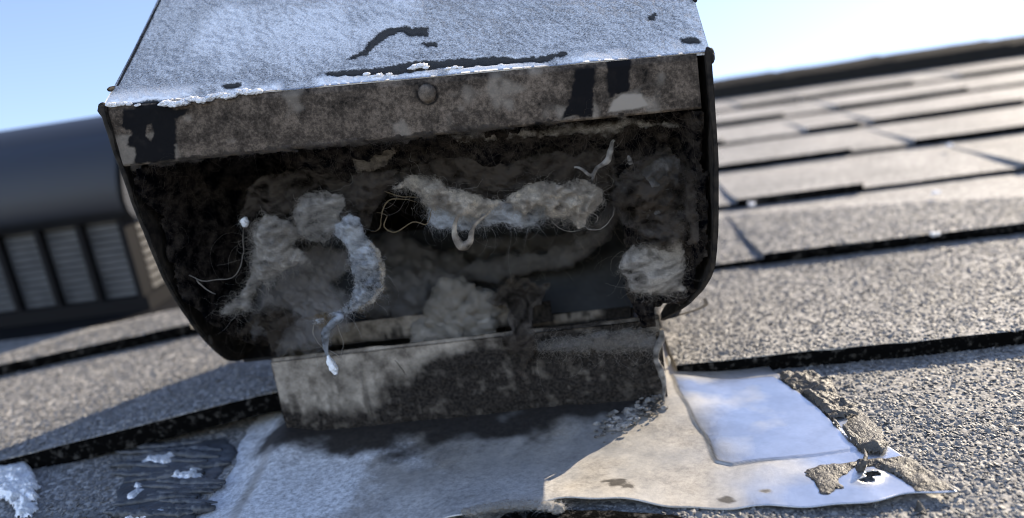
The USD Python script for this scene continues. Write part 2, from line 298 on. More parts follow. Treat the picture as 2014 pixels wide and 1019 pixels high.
# the far slope, falling away behind the ridge
fa = math.radians(2 * PITCH)
fv, ff = box(-2600, 2600, 0, 1800, -40, -8)
fy = fv[:, 1].copy(); fz = fv[:, 2].copy()
fv = np.stack([fv[:, 0], RIDGE + fy * math.cos(fa) + fz * math.sin(fa), -fy * math.sin(fa) + fz * math.cos(fa)], 1)
put('far_decking', (fv, ff), 'decking', roof)

EXPO = 143.0
def butt(k):
    return 52.0 + EXPO * (k - 1)
def skew(k, x):
    """The courses dip a little to the left of the vent, where they come down off its flashing."""
    if k == 2: return -0.34 * np.clip(-190 - x, 0, 130)
    if k == 1: return -0.20 * np.clip(-70 - x, 0, 280) + 0.0 * x
    return 0.0 * x
def lift(k, x, y):
    """How far a course rides up where it laps the flashing."""
    if k == 1: return 10.0 * np.clip((x + 215) / 140, 0, 1) * step(-x, -30, 30) * step(-(y - butt(1)), -140, 20)
    return 0.0 * x
plates = []
def plate(k, x0, x1, h, base_h, y0=0.0, y1=EXPO + 22, seed=0, rough=1.2, shift=0.0):
    nx, ny = max(6, int((x1 - x0) / 9)), 12
    xs = np.linspace(x0, x1, nx); t = np.linspace(0, 1, ny) ** 1.3
    X, T = np.meshgrid(xs, t, indexing='ij')
    jag = fbm(np.stack([xs, xs * 0 + k * 91, xs * 0 + seed], -1), 26.0, seed, 3) * rough * 2.2
    ys = butt(k) + y0 + shift + jag
    Y = ys[:, None] + (y1 - y0) * T
    Y = Y + skew(k, X)
    side = fbm(np.stack([t * 140, t * 0 + seed * 7.1, t * 0], -1), 30.0, seed + 5, 3) * 3.0
    X = X + np.where(np.arange(nx)[:, None] == 0, side[None], 0) + np.where(np.arange(nx)[:, None] == nx - 1, side[None] * 0.8, 0)
    Z = h * (1 - (T * (y1 - y0) + y0) / EXPO) + fbm(np.stack([X, Y, 0 * X + seed], -1), 60.0, 3, 3) * 1.6 + lift(k, X, Y)
    P = np.stack([X, Y, Z], -1)
    plates.append((k, P, h, base_h))
    return sheet(P, np.array([0, 0, -base_h]))

def butt_edge(parent):
    '''The cut asphalt face along the lower edge of the last plate.'''
    k, P, h, t = plates[-1]
    a = P[:, 0].copy(); a[:, 1] -= 0.35; a[:, 2] -= 0.25
    rg = fbm(a, 3.0, 7, 3); a[:, 2] += rg * 1.2
    Q = np.stack([a, a + np.array([0, -0.1, -t * 0.5]) + np.outer(rg, [0, 1.2, 0]), a + np.array([0, 0.1, -t - 0.4])], 1)
    put('cut_edge', sheet(Q, np.array([0, 0.3, 0])), 'shingle_edge', parent, smooth=40)  # near-black for cut asphalt and for the shadow under the butt, painted in
X_LO, X_HI = -2200.0, 2200.0
def lay_course(k):
    r = np.random.default_rng(100 + k)
    if k == 0: cuts = [-1350, -470, 500, 1480]
    elif k == 1: cuts = [-1290, -470, 74, 1060, 1900]
    else:
        cuts, x = [], X_LO + r.uniform(0, 900)
        while x < X_HI: cuts.append(x); x += 985
    cuts = [c for c in cuts if X_LO < c < X_HI]
    edges = [X_LO] + cuts + [X_HI]
    for i, (a, b) in enumerate(zip(edges[:-1], edges[1:])):
        if b - a < 12: continue
        mid = k == 1 and a == -470
        if mid: b = 72
        if k == 1 and a == 74: a = 79
        th = 8.5 if mid else 3.6
        s = put('shingle', plate(k, a + 1.2, b - 1.2, 7.5 if mid else th, th, seed=k * 17 + i), 'shingle', roof, smooth=40)
        butt_edge(s)
        if mid: continue
        if k == 0 and a < 0 < b: tabs = [(-470, -330), (-236, -96), (470, 497)]
        else:
            tabs, x = [], a + r.uniform(-60, 40)
            while x < b:
                w = r.uniform(90, 250); tabs.append((x, x + w)); x += w + r.uniform(50, 150)
            if k == 1 and a == 79: tabs = [(84, 470), (560, 700), (760, 1040)]
            if k == 2: tabs = [t for t in tabs if not (-20 < t[0] < 420)] + ([(150, 395)] if a < 150 < b else [])
        for x0, x1 in tabs:
            x0, x1 = max(x0, a + 1.5), min(x1, b - 1.5)
            if x1 - x0 < 25: continue
            t = put('tab', plate(k, x0, x1, 7.0, 3.2, seed=k * 31 + int(abs(x0)), y1=EXPO + 4, shift=-0.6), 'shingle', s, smooth=40)
            butt_edge(s)
for k in range(-3, 8): lay_course(k)
# ridge: a low vent strip with cap shingles lapped along it
for i in range(26):
    x0 = -2200 + i * 170.0
    xs = np.linspace(x0, x0 + 190, 12); prof = [(-78, 2), (-76, 20), (-40, 23), (0, 25), (40, 8), (78, -20)]
    z0 = fbm(np.stack([xs, xs * 0, xs * 0 + i], -1), 80.0, 9) * 5
    P = np.array([[(x, RIDGE + y, z + zz + (x - x0) * 0.016) for y, z in prof] for x, zz in zip(xs, z0)])
    put('ridge_cap', sheet(P, np.array([0, 0, -5.0])), 'ridge', roof, smooth=35)
put('ridge_vent_strip', box(-2200, 2300, RIDGE - 70, RIDGE + 10, -6, 16), 'shingle_edge', roof)

# outline of the vent's flashing (mm): no loose granules there
FL = [(-106, -52), (-60, -50), (10, -43), (38, -40.5), (66, -43), (98, -50.5), (120, -52.5), (152, -52.0), (143, -22), (136, 5), (129, 28), (122.5, 46), (122, 66), (100, 90), (-106, 90)]
# loose mineral granules that show one by one on the near shingles
def granules():
    base = trimesh.creation.icosphere(0, 1.0)
    bv, bf = np.array(base.vertices), np.array(base.faces)
    P, S_ = [], []
    for k, Pg, h, _t in plates:
        c = Pg.reshape(-1, 3)
        if k > 2 or c[:, 0].min() > 700 or c[:, 0].max() < -520: continue
        n, m, _ = Pg.shape
        a, b, cc, d = Pg[:-1, :-1], Pg[1:, :-1], Pg[1:, 1:], Pg[:-1, 1:]
        area = (np.linalg.norm(np.cross(b - a, d - a), axis=-1) + np.linalg.norm(np.cross(b - cc, d - cc), axis=-1)) / 2
        near = np.linalg.norm((a + cc) / 2 * MM - CAM, axis=-1)
        ok = visible(((a + cc) / 2).reshape(-1, 3), 160).reshape(near.shape) & (near < 0.62)
        count = rng.poisson(np.where(ok, area * np.where(near < 0.33, 0.72, 0.34), 0))
        ii, jj = np.nonzero(count)
        rep = np.repeat(np.arange(len(ii)), count[ii, jj])
        if not len(rep): continue
        s, t = rng.random(len(rep))[:, None], rng.random(len(rep))[:, None]
        i, j = ii[rep], jj[rep]
        q = (a[i, j] * (1 - s) + b[i, j] * s) * (1 - t) + (d[i, j] * (1 - s) + cc[i, j] * s) * t
        v = visible(q, 30) & (np.linalg.norm(q * MM - CAM, axis=1) < 0.60) & ((inside(q[:, 0], q[:, 1], FL) < 1.0) | (k > 0))
        P.append(q[v]); S_.append(np.full(v.sum(), 1.0))
    P = np.concatenate(P)
    n = len(P)
    sz = np.exp(rng.normal(0, 0.3, n)) * 0.62
    dims = np.stack([sz * rng.uniform(0.75, 1.35, n), sz * rng.uniform(0.75, 1.35, n), sz * rng.uniform(0.28, 0.52, n)], 1)
    th = rng.uniform(0, 2 * np.pi, n); ct, st = np.cos(th), np.sin(th)
    octa = np.array([[1, 0, 0.1], [0.3, 0.95, -0.1], [-0.8, 0.6, 0.15], [-0.85, -0.55, -0.1], [0.35, -0.9, 0.1], [0.1, 0.1, 0.9], [0, 0, -0.8]])
    of = np.array([[0, 1, 5], [1, 2, 5], [2, 3, 5], [3, 4, 5], [4, 0, 5], [1, 0, 6], [2, 1, 6], [3, 2, 6], [4, 3, 6], [0, 4, 6]])
    v = octa[None] * (1 + rng.normal(0, 0.17, (n, 7, 3))) * dims[:, None]
    tilt = rng.normal(0, 0.28, (n, 2))
    v[..., 2] += v[..., 0] * tilt[:, :1] + v[..., 1] * tilt[:, 1:]
    x, y = v[..., 0] * ct[:, None] - v[..., 1] * st[:, None], v[..., 0] * st[:, None] + v[..., 1] * ct[:, None]
    v = np.stack([x, y, v[..., 2]], -1) + P[:, None] + np.array([0, 0, 0.25])
    f = of[None] + (np.arange(n) * 7)[:, None, None]
    put('granules', (v.reshape(-1, 3), f.reshape(-1, 3)), 'granule', roof, kind='stuff')
granules()

# ------------------------------------------------------------------ the dryer vent
LEAN = 0.0584
def lean(P):
    P = np.array(P, float); P[..., 2] -= LEAN * P[..., 0] * step(P[..., 2], 20, 60); return P
vent = thing('dryer_vent', (0, 80, 4), 'frosted black sheet metal roof vent hood choked with lint, on a metal flashing', 'roof vent')
TOPN = np.array([LEAN, -0.657, 1.0]); TOPD = 141.0
def top_at(u, v): p = on(u, v, TOPN, TOPD); return p[:2]
def lip_at(u, v): p = at(u, v, -0.8); return np.array([p[0], p[2] + LEAN * p[0]])
def poly(fn, pts): return [fn(*p) for p in pts]
# top
nx, ny = 290, 230
X, Y = np.meshgrid(np.linspace(-101, 101, nx), np.linspace(0, 162, ny) ** 1.0, indexing='ij')
w = np.stack([X, Y, 0 * X], -1)
rag = fbm(w, 5.0, 3, 4) * 5.0
bare = np.zeros_like(X)
for pts, soft in (([(628, 146), (700, 138), (760, 133), (830, 124), (960, 116), (1060, 112), (1112, 106), (1060, 124), (940, 130), (860, 135), (760, 148), (690, 152)], 0.6),
                  ([(682, 118), (715, 100), (728, 84), (760, 62), (800, 56), (842, 56), (838, 70), (812, 70), (790, 62), (762, 72), (735, 92), (722, 108)], 0.4),
                  ([(832, 86), (862, 82), (858, 92), (838, 94)], 0.4), ([(1278, 32), (1290, 28), (1290, 38), (1276, 40)], 0.4),
                  ([(1338, 78), (1372, 74), (1376, 86), (1340, 88)], 0.6), ([(242, 208), (300, 200), (332, 198), (318, 212), (248, 216)], 0.5), ([(440, 170), (475, 164), (470, 172), (446, 175)], 0.4)):
    sd = inside(X, Y, poly(top_at, pts)) + rag * soft * 0.7 + fbm(w, 1.3, 13, 3) * 1.6
    bare = np.maximum(bare, step(sd, -0.8, 0.5))
thick = step(-Y, -9, -1) * step(fbm(w, 16.0, 8, 3), -0.12, 0.15) + 0.35 * step(fbm(w, 34.0, 21, 3), 0.0, 0.2)
thick = np.clip(thick, 0, 1) * (1 - bare)
Z = 141 + 0.657 * Y + (fbm(w, 1.5, 5, 3) * 0.16 + 0.15 + thick * 0.35) * (1 - bare)
Z = Z + fbm(w, 70.0, 2, 2) * 1.6 * step(Y, 0, 30)
put('hood_top', sheet(lean(np.stack([X, Y, Z], -1)), np.array([0, 0.5, -1.0])), 'frosted_top', vent, smooth=True, attrs={'bare': twice(bare), 'thick': twice(thick)}, label='top of the hood under hoar frost')
# lip
nx, nz = 480, 60
prof = [(0.6, 141.2), (0.0, 140.9), (-0.45, 140.2)] + [(-0.8, z) for z in np.linspace(139.2, 121.4, nz)] + [(-0.5, 120.8), (0.3, 120.4)]
pr = np.array(prof)
X, Yp = np.meshgrid(np.linspace(-99.3, 96.8, nx), pr[:, 0], indexing='ij'); _, Zp = np.meshgrid(np.arange(nx), pr[:, 1], indexing='ij')
Zp = np.where(Zp < 139.5, 139.5 - (139.5 - Zp) * (1 - 0.17 * (X + 99.3) / 196), Zp)
w = np.stack([X, Zp, 0 * X], -1)
bare = np.zeros_like(X); pale = np.zeros_like(X)
rag = fbm(w, 4.0, 31, 4) * 3.2
for pts in ([(243, 213), (330, 203), (345, 214), (373, 212), (366, 226), (346, 236), (344, 312), (330, 316), (268, 322), (266, 290), (250, 286), (259, 262), (240, 245)],
            [(1130, 132), (1173, 128), (1164, 226), (1107, 233), (1124, 190)], [(1190, 118), (1241, 110), (1236, 180), (1200, 192)], [(1000, 262), (1060, 240), (1100, 246), (1050, 262)]):
    bare = np.maximum(bare, step(inside(X, Zp, poly(lip_at, pts)) + rag * 0.6 + fbm(w, 1.1, 33, 3) * 1.2, -0.5, 0.35))
bare *= 1.02 + 0.25 * fbm(w, 2.5, 35, 3)
bare = np.clip(bare, 0, 1)
bare *= 1 - step(inside(X, Zp, poly(lip_at, [(290, 246), (298, 243), (304, 262), (298, 280), (286, 268)])) + rag * 0.3, -0.2, 0.2)
rc = lip_at(840, 183)
rr = np.hypot(X - rc[0], Zp - rc[1] + 0.25)
bare = np.maximum(bare, 0.9 * np.exp(-((rr - 3.35) / 0.5) ** 2) * step(fbm(w, 2.0, 91, 3), -0.3, 0.0))  # dark ring for the shadow round the rivet, painted through the bare mask
pale = np.maximum(step(inside(X, Zp, poly(lip_at, [(1195, 222), (1206, 195), (1225, 182), (1262, 186), (1282, 210)])) + rag * 0.5, -0.4, 0.6), 0.5 * step(fbm(w, 9.0, 44, 3), 0.12, 0.3))
wob = fbm(np.stack([X, 0 * X, 0 * X], -1), 45.0, 17, 2) * 1.5 * step(-Zp, -138, -122)
put('front_lip', sheet(lean(np.stack([X, Yp + wob, Zp], -1)), np.array([0, 1.1, -0.15])), 'dusty_lip', vent, smooth=True, attrs={'bare': twice(bare), 'pale': twice(pale)}, label='dusty front lip with dark bare patches')
# rivet in the lip
c = at(840, 183, -0.9)
th = np.linspace(0, 2 * np.pi, 28, endpoint=False)
rp = [(0, 2.1), (1.0, 2.0), (2.0, 1.6), (2.7, 0.9), (2.95, 0.2), (3.0, -0.6)]
rv = np.array([[c[0] + rr * math.cos(t), c[1] - d, c[2] + rr * math.sin(t)] for rr, d in rp[1:] for t in th] + [[c[0], c[1] - 2.1, c[2]]])
rf = []
for i in range(4):
    for j in range(28): a, b = i * 28 + j, i * 28 + (j + 1) % 28; rf += [[a, a + 28, b + 28], [a, b + 28, b]]
rf += [[140, j, (j + 1) % 28] for j in range(28)]
rv += fbm(rv, 1.2, 2)[:, None] * np.array([0, 0.3, 0])
rvt = put('rivet', (rv, np.array(rf)), 'dusty_lip', vent, smooth=True, attrs={'bare': np.zeros(len(rv)), 'pale': np.zeros(len(rv)) + 0.12})
# side panels
PROF = [(-1.6, 141.5), (-1.4, 128), (-0.2, 118), (1.8, 103), (4.0, 91), (6.4, 80.5), (10.1, 69.5), (16, 58), (24.5, 46.5), (33, 38.5), (42, 33.5), (54, 31), (75, 30), (110, 30), (162, 30)]
pf = spline(np.array([(y, z, 0) for y, z in PROF]), 160)[:, :2]
def tuck(P, sgn):
    '''The right panel's lower edge is bent in under the hood.'''
    if sgn > 0:
        z = P[..., 2] + 0.0
        P[..., 0] += np.interp(z, [36.5, 41, 45, 51, 57, 62, 76, 100], [-20, -15.5, -11.5, -7.0, -4.0, -2.6, -1.2, 0]) * (1 - step(P[..., 1], 38, 62))
    return P
def panel(x, sgn):
    n, cols = len(pf), 40
    P = np.zeros((n, cols, 3))
    for i, (y, z) in enumerate(pf):
        zt = 141 + 0.657 * max(y, -2)
        if sgn > 0: z = max(z, 46 * float(step(np.array(y), 34, 56)))
        zz = np.linspace(z, zt, cols)
        P[i] = np.stack([np.full(cols, x), np.full(cols, y), zz], -1)
    P[..., 0] += fbm(P, 40.0, 6 + sgn, 2) * 1.4 * sgn * 0 + fbm(P, 7.0, 61, 3) * 0.25
    return sheet(tuck(lean(P), sgn), np.array([sgn * -0.9, 0, 0]))
def flange(x, sgn, wd):
    """The turned-in front edge of a side panel."""
    q = pf[pf[:, 0] < 70]
    n = len(q); cols = 5
    t = np.gradient(q, axis=0); t /= np.linalg.norm(t, axis=1, keepdims=True)
    out = np.stack([-t[:, 1], t[:, 0]], 1) * -1
    P = np.zeros((n, cols, 3))
    k = np.linspace(0, 1, cols)
    nz_ = fbm(np.stack([q[:, 0], q[:, 1], 0 * q[:, 0] + x], -1), 6.0, 71, 4)
    for i in range(n):
        wdt = wd * (1 + nz_[i] * 0.9)
        P[i] = np.stack([x - sgn * wdt * k, np.full(cols, q[i, 0]) - 0.35 - 0.4 * np.sin(k * 3.1), np.full(cols, q[i, 1])], -1)
        P[i, :, 1:] += (out[i] * 0.25)[None] + nz_[i] * 0.8
    return sheet(tuck(lean(P), sgn), np.array([0, 1.0, 0.15]))
for x, sgn in ((-100.2, -1), (100.2, 1)):
    s = put('side_panel', panel(x, sgn), 'black_steel', vent, smooth=40)
    put('folded_edge', flange(x + sgn * 0.8, sgn, 1.5 if sgn < 0 else 1.7), 'black_steel', s, smooth=50)
    put('corner_tab', join(*[tri(trimesh.creation.icosphere(2, 1.0)) for _ in range(1)]) if False else (lean(blob((x + sgn * 0.6, -1.0, 140.0), (1.5, 1.6, 2.6), 0.3, 2.0, 3)[0]), blob((0, 0, 0), (1, 1, 1))[1]), 'black_steel', s, smooth=True)
    put('seam_tab', (lean(blob((x + sgn * 0.9, 9 if sgn < 0 else 26, 146.5 if sgn < 0 else 157.5), (0.8, 4.0, 1.0), 0.2, 3.0, 4)[0]), blob((0, 0, 0), (1, 1, 1))[1]), 'black_steel', s, smooth=True)
# little torn tab under the left panel
p = at(408, 668, 24)
put('torn_tab', blob((p[0] + 0.8, p[1], p[2]), (1.6, 0.8, 2.0), 0.4, 1.5, 8, 3), 'black_steel', vent, smooth=True)
put('back_panel', (lean(box(-100.5, 100.5, 160.5, 162, 33, 246)[0]), box(0, 1, 0, 1, 0, 1)[1]), 'black_steel', vent)
# floor of the hood on both sides of the throat, and the back of it
for a, b in ((-99, -80),):
    v, f = box(a, b, 46, 160, 31, 32.2); put('hood_floor', (lean(v), f), 'inner_steel', vent)
# throat
nx, nz = 240, 60
X, Z = np.meshgrid(np.linspace(-78, 78, nx), np.linspace(-1, 36.5, nz), indexing='ij')
w = np.stack([X, Z, 0 * X], -1)
Z2 = Z + 1.5
soot = step(fbm(w, 26.0, 3, 5) * 40 - (Z - 25) + 3 * fbm(w, 4, 5) - 9 * step(-X, 20, 70) + 14 * step(X, 30, 60), -8, 7)
soot = np.maximum(soot, step(-np.abs(X - 27 - (36 - Z) * 0.12) + 2.0 + fbm(w, 5, 6, 4) * 5, -0.4, 1.0))
soot = np.clip(soot * (0.98 + 0.8 * fbm(w, 3.0, 12, 3)) + 0.35 * step(fbm(w, 7.0, 13, 5), -0.02, 0.2), 0, 1)
soot = np.clip(soot + 0.5 * step(fbm(np.stack([X * 3, Z * 0.6, 0 * X], -1), 9.0, 71, 4), 0.02, 0.25) * step(-Z, -36, -20), 0, 1)
Yt = 27 + fbm(w, 30.0, 2, 2) * 1.5 - soot * (0.4 + fbm(w, 2.2, 9, 4) * 1.6)
P = np.stack([X, Yt, Z2], -1)
thr = put('throat', sheet(P, np.array([0, 1.0, 0])), 'throat', vent, smooth=True, attrs={'soot': twice(soot)}, label='square throat below the hood, sooty towards its foot')
for x, sgn in ((-78, -1), (78, 1)):
    Yg, Zg = np.meshgrid(np.linspace(27, 150, 60), np.linspace(-3, 36, 24), indexing='ij')
    P = np.stack([x + 0 * Yg + fbm(np.stack([Yg, Zg, 0 * Yg], -1), 20, 4, 2), Yg, Zg], -1)
    s = step(fbm(P, 14.0, 7, 4), -0.1, 0.2)
    put('throat_side', sheet(P, np.array([-sgn * 1.0, 0, 0])), 'throat', vent, smooth=True, attrs={'soot': twice(s)})
put('throat_back', box(-77, 77, 149, 150, -3, 36), 'inner_steel', vent)
# rim of the throat, inner ledges and the damper flap inside
def strip(x0, x1, y0, z0, y1, z1, t=0.9, n=60, seed=0, amp=0.6):
    xs = np.linspace(x0, x1, n)
    P = np.zeros((n, 5, 3))
    for j, k in enumerate(np.linspace(0, 1, 5)):
        P[:, j] = np.stack([xs, np.full(n, y0 + (y1 - y0) * k), np.full(n, z0 + (z1 - z0) * k)], -1)
    P[..., 2] += fbm(P, 12.0, seed, 3) * amp
    return sheet(P, np.array([0, t, -0.2]))
rv_ = strip(-78, 78, 27.2, 37.6, 28.6, 39.0, seed=3, amp=1.6, n=160)
put('throat_rim', rv_, 'throat', vent, smooth=True, attrs={'soot': np.clip(0.25 + 2.2 * fbm(rv_[0], 9.0, 14, 4) + 0.5 * step(rv_[0][:, 0], 20, 40), 0, 1)})
def ledge(m, x0, x1, seed):
    v, f = m
    so = step(fbm(v, 9.0, seed, 4) * 16 + 7 - np.minimum(v[:, 0] - x0, x1 - v[:, 0]), -4, 5) + step(fbm(v, 3.5, seed + 1, 4), 0.05, 0.2) * 0.8 + step(v[:, 2].min() + 2.5 + 3 * fbm(v, 4, seed + 2) - v[:, 2], -1.2, 1.2)
    put('inner_ledge', (v, f), 'throat', vent, smooth=True, attrs={'soot': np.clip(so, 0, 1)})
ledge(strip(-76, 36, 46.0, 35.0, 48.0, 43.5, seed=4, amp=2.0, n=140), -66, 34, 4)
a, b = at(990, 632, 58), at(1240, 610, 58)
ledge(strip(a[0], b[0], 58, a[2] - 6.0, 59.5, a[2] - 0.3, seed=5, n=140), a[0] + 6, b[0] - 5, 8)
put('damper_flap', (np.array([[-70, 70, 34], [74, 70, 28], [74, 92, 66], [-70, 92, 72], [-70, 72, 33], [74, 72, 27], [74, 94, 65], [-70, 94, 71]], float), np.array([[0, 1, 2], [0, 2, 3], [4, 6, 5], [4, 7, 6], [0, 4, 5], [0, 5, 1], [3, 2, 6], [3, 6, 7], [0, 3, 7], [0, 7, 4], [1, 5, 6], [1, 6, 2]])), 'damper', vent)

# flashing
RZ = lambda y: np.clip(6 * (1 - (y + 91) / 143), -1, 6) * 0.75
def throat_d(x, y): return np.hypot(np.maximum(np.abs(x) - 78, 0), np.maximum(27 - y, 0))
def crease(x, y):                                     # positive to the left of the bend that runs from the throat's corner
    return (-78 - x) + 0.10 * (27 - y) - 0.0
def flash_z(x, y):
    d = throat_d(x, y)
    z = RZ(y) + 1.9 + 3.2 * np.exp(-(d / 18) ** 2)
    cr = crease(x, y)
    z = z + 3.0 * np.exp(-(np.clip(cr, -99, 99) / 9) ** 2) * step(y, -62, 20) - 0.08 * np.clip(cr, 0, 60)
    z = z + 2.6 * step(-y, 18, 46) * (np.exp(-((x - 34) / 26) ** 2) - 0.12 * np.exp(-((x - 82) / 16) ** 2)) + 0.8 * np.sin(x / 19.0) * step(-y, 10, 46)
    z = z + PLATEAU(x, y) * 0.6 + fbm(np.stack([x, y, 0 * x], -1), 32.0, 15, 3) * 1.5
    return z
PANEL = [atz(u, v, 4.0)[:2] for u, v in [(1322, 742), (1345, 790), (1385, 855), (1412, 908), (1440, 916), (1540, 905), (1620, 893), (1690, 884), (1640, 830), (1580, 775), (1520, 735)]]
def PLATEAU(x, y): return step(inside(x, y, PANEL) + 0.5 * np.sin(x / 6.0) + 0.4 * np.sin(y / 4.0), -0.7, 0.5)
nx, ny = 430, 240
S_, T_ = np.meshgrid(np.linspace(0, 1, nx), np.linspace(0, 1, ny), indexing='ij')
X = -106 + 258 * S_
yF = np.interp(X, [-106, -60, 10, 38, 66, 98, 120, 152], [-52, -50, -43, -40.5, -43, -50.5, -52.5, -52]) + 0.9 * np.sin(X / 7.0) + 0.7 * np.sin(X / 3.1 + 1)
Y = yF + T_ * (90 - yF)
X = -106 + S_ * (np.interp(Y, [-52, -22, 5, 28, 46, 66, 90], [152, 143, 136, 129, 122.5, 122, 121]) + 106 + 0.5 * np.sin(Y / 5.0))
sd = np.full(X.shape, 9.0)
hole_c = [atz(1716, 942, 3.5)[:2], atz(1706, 957, 3.0)[:2]]
hole = np.minimum(*[np.hypot((X - c[0]) / 2.3, (Y - c[1]) / 1.5) - 1 for c in hole_c])
sdh = np.minimum(sd, hole * 2.6)
w = np.stack([X, Y, 0 * X], -1)
Z = flash_z(X, Y) + 0.4 * np.exp(-(hole / 0.8) ** 2)
keep2 = (sdh > -0.1)
keep = keep2[:-1, :-1] & keep2[1:, :-1] & keep2[1:, 1:] & keep2[:-1, 1:]
ripple = step(-X, 60, 90)
dist_t = throat_d(X, Y)
frost = step(fbm(w, 14.0, 5, 5) * 75 + (-X - 36) * 1.0 + 10, -14, 22)
frost = np.maximum(frost, 0.45 * step(-Y, 5, 30) * step(-X, -48, -20)) * step(dist_t, 3, 18)
frost = np.maximum(frost, step(-X, 78, 84))
frost *= 1 - 0.75 * step(crease(X, Y), 0.5, 4) * step(-crease(X, Y), -9, -5)
soot = step(fbm(w, 13.0, 33, 5) * 40 + 19 - dist_t * (0.9 + 0.5 * step(np.abs(X + 15), 20, 70)), -6, 11) * step(-X, -80, -70)
soot = np.maximum(soot, 0.55 * step(fbm(w, 2.2, 35, 5), -0.02, 0.3) * step(-dist_t, -45, -2) * step(-X, -70, -10))
soot = np.maximum(soot, 0.42 * np.exp(-(inside(X, Y, PANEL) / 0.55) ** 2) * step(-X, -126, -100) * step(fbm(w, 14.0, 36, 3), -0.25, 0.1))
for (u, v, rr) in ((1215, 950, 4.0), (1200, 947, 2.5), (1235, 957, 2.2), (1505, 963, 1.8), (1430, 978, 2.2)):
    c = atz(u, v, 5.0); soot = np.maximum(soot, 0.9 * step(rr - np.hypot(X - c[0], (Y - c[1]) * 1.6) + fbm(w, 2.4, 41, 4) * 5, -0.5, 0.8))
dust = 0.35 * np.exp(-(hole / 1.2) ** 2) + np.clip(0.72 - 0.62 * PLATEAU(X, Y) * (0.8 + fbm(w, 22.0, 8, 3)) + fbm(w, 16.0, 62, 4) * 0.8 - 0.30 * step(X, 84, 110) - 0.3 * step(-Y, 15, 45) * step(X, 60, 100) - 0.18 * step(X, 100, 125), 0.06, 1)
Zb = Z - 0.5
v = np.concatenate([np.stack([X, Y, Z], -1).reshape(-1, 3), np.stack([X, Y, Zb], -1).reshape(-1, 3)]); k = nx * ny
fq, fb = quads(nx, ny, True, keep), quads(nx, ny, False, keep) + k
e = np.sort(np.concatenate([fq[:, [0, 1]], fq[:, [1, 2]], fq[:, [2, 0]]]), 1)
ue, cnt = np.unique(e, axis=0, return_counts=True); ue = ue[cnt == 1]
fs = np.vstack([np.stack([ue[:, 0], ue[:, 1], ue[:, 1] + k], 1), np.stack([ue[:, 0], ue[:, 1] + k, ue[:, 0] + k], 1)])
def compact(v, f, attrs):
    u, inv = np.unique(f, return_inverse=True)
    return v[u], inv.reshape(f.shape), {n_: a[u] for n_, a in attrs.items()}
v, f, at_ = compact(v, np.vstack([fq, fb, fs]), {'dust': twice(dust), 'frost': twice(frost), 'soot': twice(soot)})
put('flashing', (v, f), 'flashing', vent, smooth=60, attrs=None if False else None) if False else None
fl_prim = put('flashing', (v, f), 'flashing', vent, smooth=True, attrs=at_, label='metal base flashing, frosted at the left and sunlit bare at the right')

# roofing cement smeared on the flashing's right edge
def smear(name, pts, z0, hgt, amp, matname, parent, cell=0.55, rag_s=4.0, rag=3.0, seed=0, zf=None, stretch=(1, 1), **tags):
    pg = np.array([atz(u, v, z0)[:2] for u, v in pts])
    (ax, ay), (bx, by) = pg.min(0) - 3, pg.max(0) + 3
    X, Y = np.meshgrid(np.arange(ax, bx, cell), np.arange(ay, by, cell), indexing='ij')
    w = np.stack([X * stretch[0], Y * stretch[1], 0 * X + seed], -1)
    sd = inside(X, Y, pg) + fbm(w, rag_s, seed, 4) * rag
    body = np.clip(sd / 2.2, 0, 1) ** 0.5
    Z = (zf or flash_z)(X, Y) - 0.15 + body * (hgt + amp * (fbm(w, 5.0, seed + 3, 4) + 0.5 * fbm(w, 1.8, seed + 4, 3)))
    kp = sd > -0.05
    keep = kp[:-1, :-1] & kp[1:, :-1] & kp[1:, 1:] & kp[:-1, 1:]
    vv, f, _ = compact(np.stack([X, Y, Z], -1).reshape(-1, 3), quads(*X.shape, True, keep), {})
    return put(name, (vv, f), matname, parent, smooth=True, **tags)
smear('cement_smear', [(1530, 730), (1600, 728), (1640, 750), (1650, 775), (1690, 800), (1690, 815), (1640, 825), (1660, 845), (1700, 870), (1745, 880), (1740, 900), (1690, 893), (1655, 850), (1625, 815), (1580, 775), (1532, 742)], 4, 2.6, 4.5, 'cement', vent, seed=5, label='thick strip of grey cement along the upper right of the flashing')
smear('cement_smear', [(1655, 835), (1690, 800), (1740, 850), (1745, 880), (1700, 870)], 4, 0.5, 1.2, 'cement', vent, seed=6)
smear('cement_smear', [(1740, 905), (1790, 905), (1840, 945), (1878, 975), (1800, 977), (1760, 945), (1720, 922), (1680, 922), (1660, 940), (1655, 930), (1690, 905)], 4, 1.0, 2.2, 'cement', vent, seed=7, label='cement around the nail holes at the flashing corner')
smear('cement_smear', [(1578, 930), (1620, 915), (1690, 912), (1665, 935), (1655, 945), (1655, 965), (1640, 962), (1635, 982), (1610, 975), (1605, 950), (1580, 940)], 4, 0.9, 1.6, 'cement', vent, seed=8)
put('cement_peak', tube(spline([tuple(atz(1690, 924, 5)), tuple(atz(1695, 918, 6.5)), tuple(atz(1700, 898, 4) + np.array([0, 0, 2.6]))], 10), np.linspace(1.3, 0.25, 10), 9, 0.5, 3), 'cement', vent, smooth=True)
p = atz(1810, 1012, 2.5)
put('cement_peak', tube(spline([tuple(p), tuple(p + [0.3, 1, 1.6]), tuple(p + [-0.2, 1.2, 3.6])], 10), np.linspace(1.9, 0.3, 10), 9, 0.5, 4), 'cement', vent, smooth=True)

# black strip laid in as the shade of the gap under the flashing's front edge
def course0_z(x, y): return 6.6 * (1 - (y + 91) / 143) + 0.4
smear('gap_shade_strip', [(960, 1030), (1000, 1006), (1090, 1000), (1170, 1002), (1260, 1006), (1330, 1014), (1380, 1034), (1200, 1060), (960, 1060)], 5, 0.8, 0.8, 'shingle_edge', roof, seed=19, zf=course0_z)
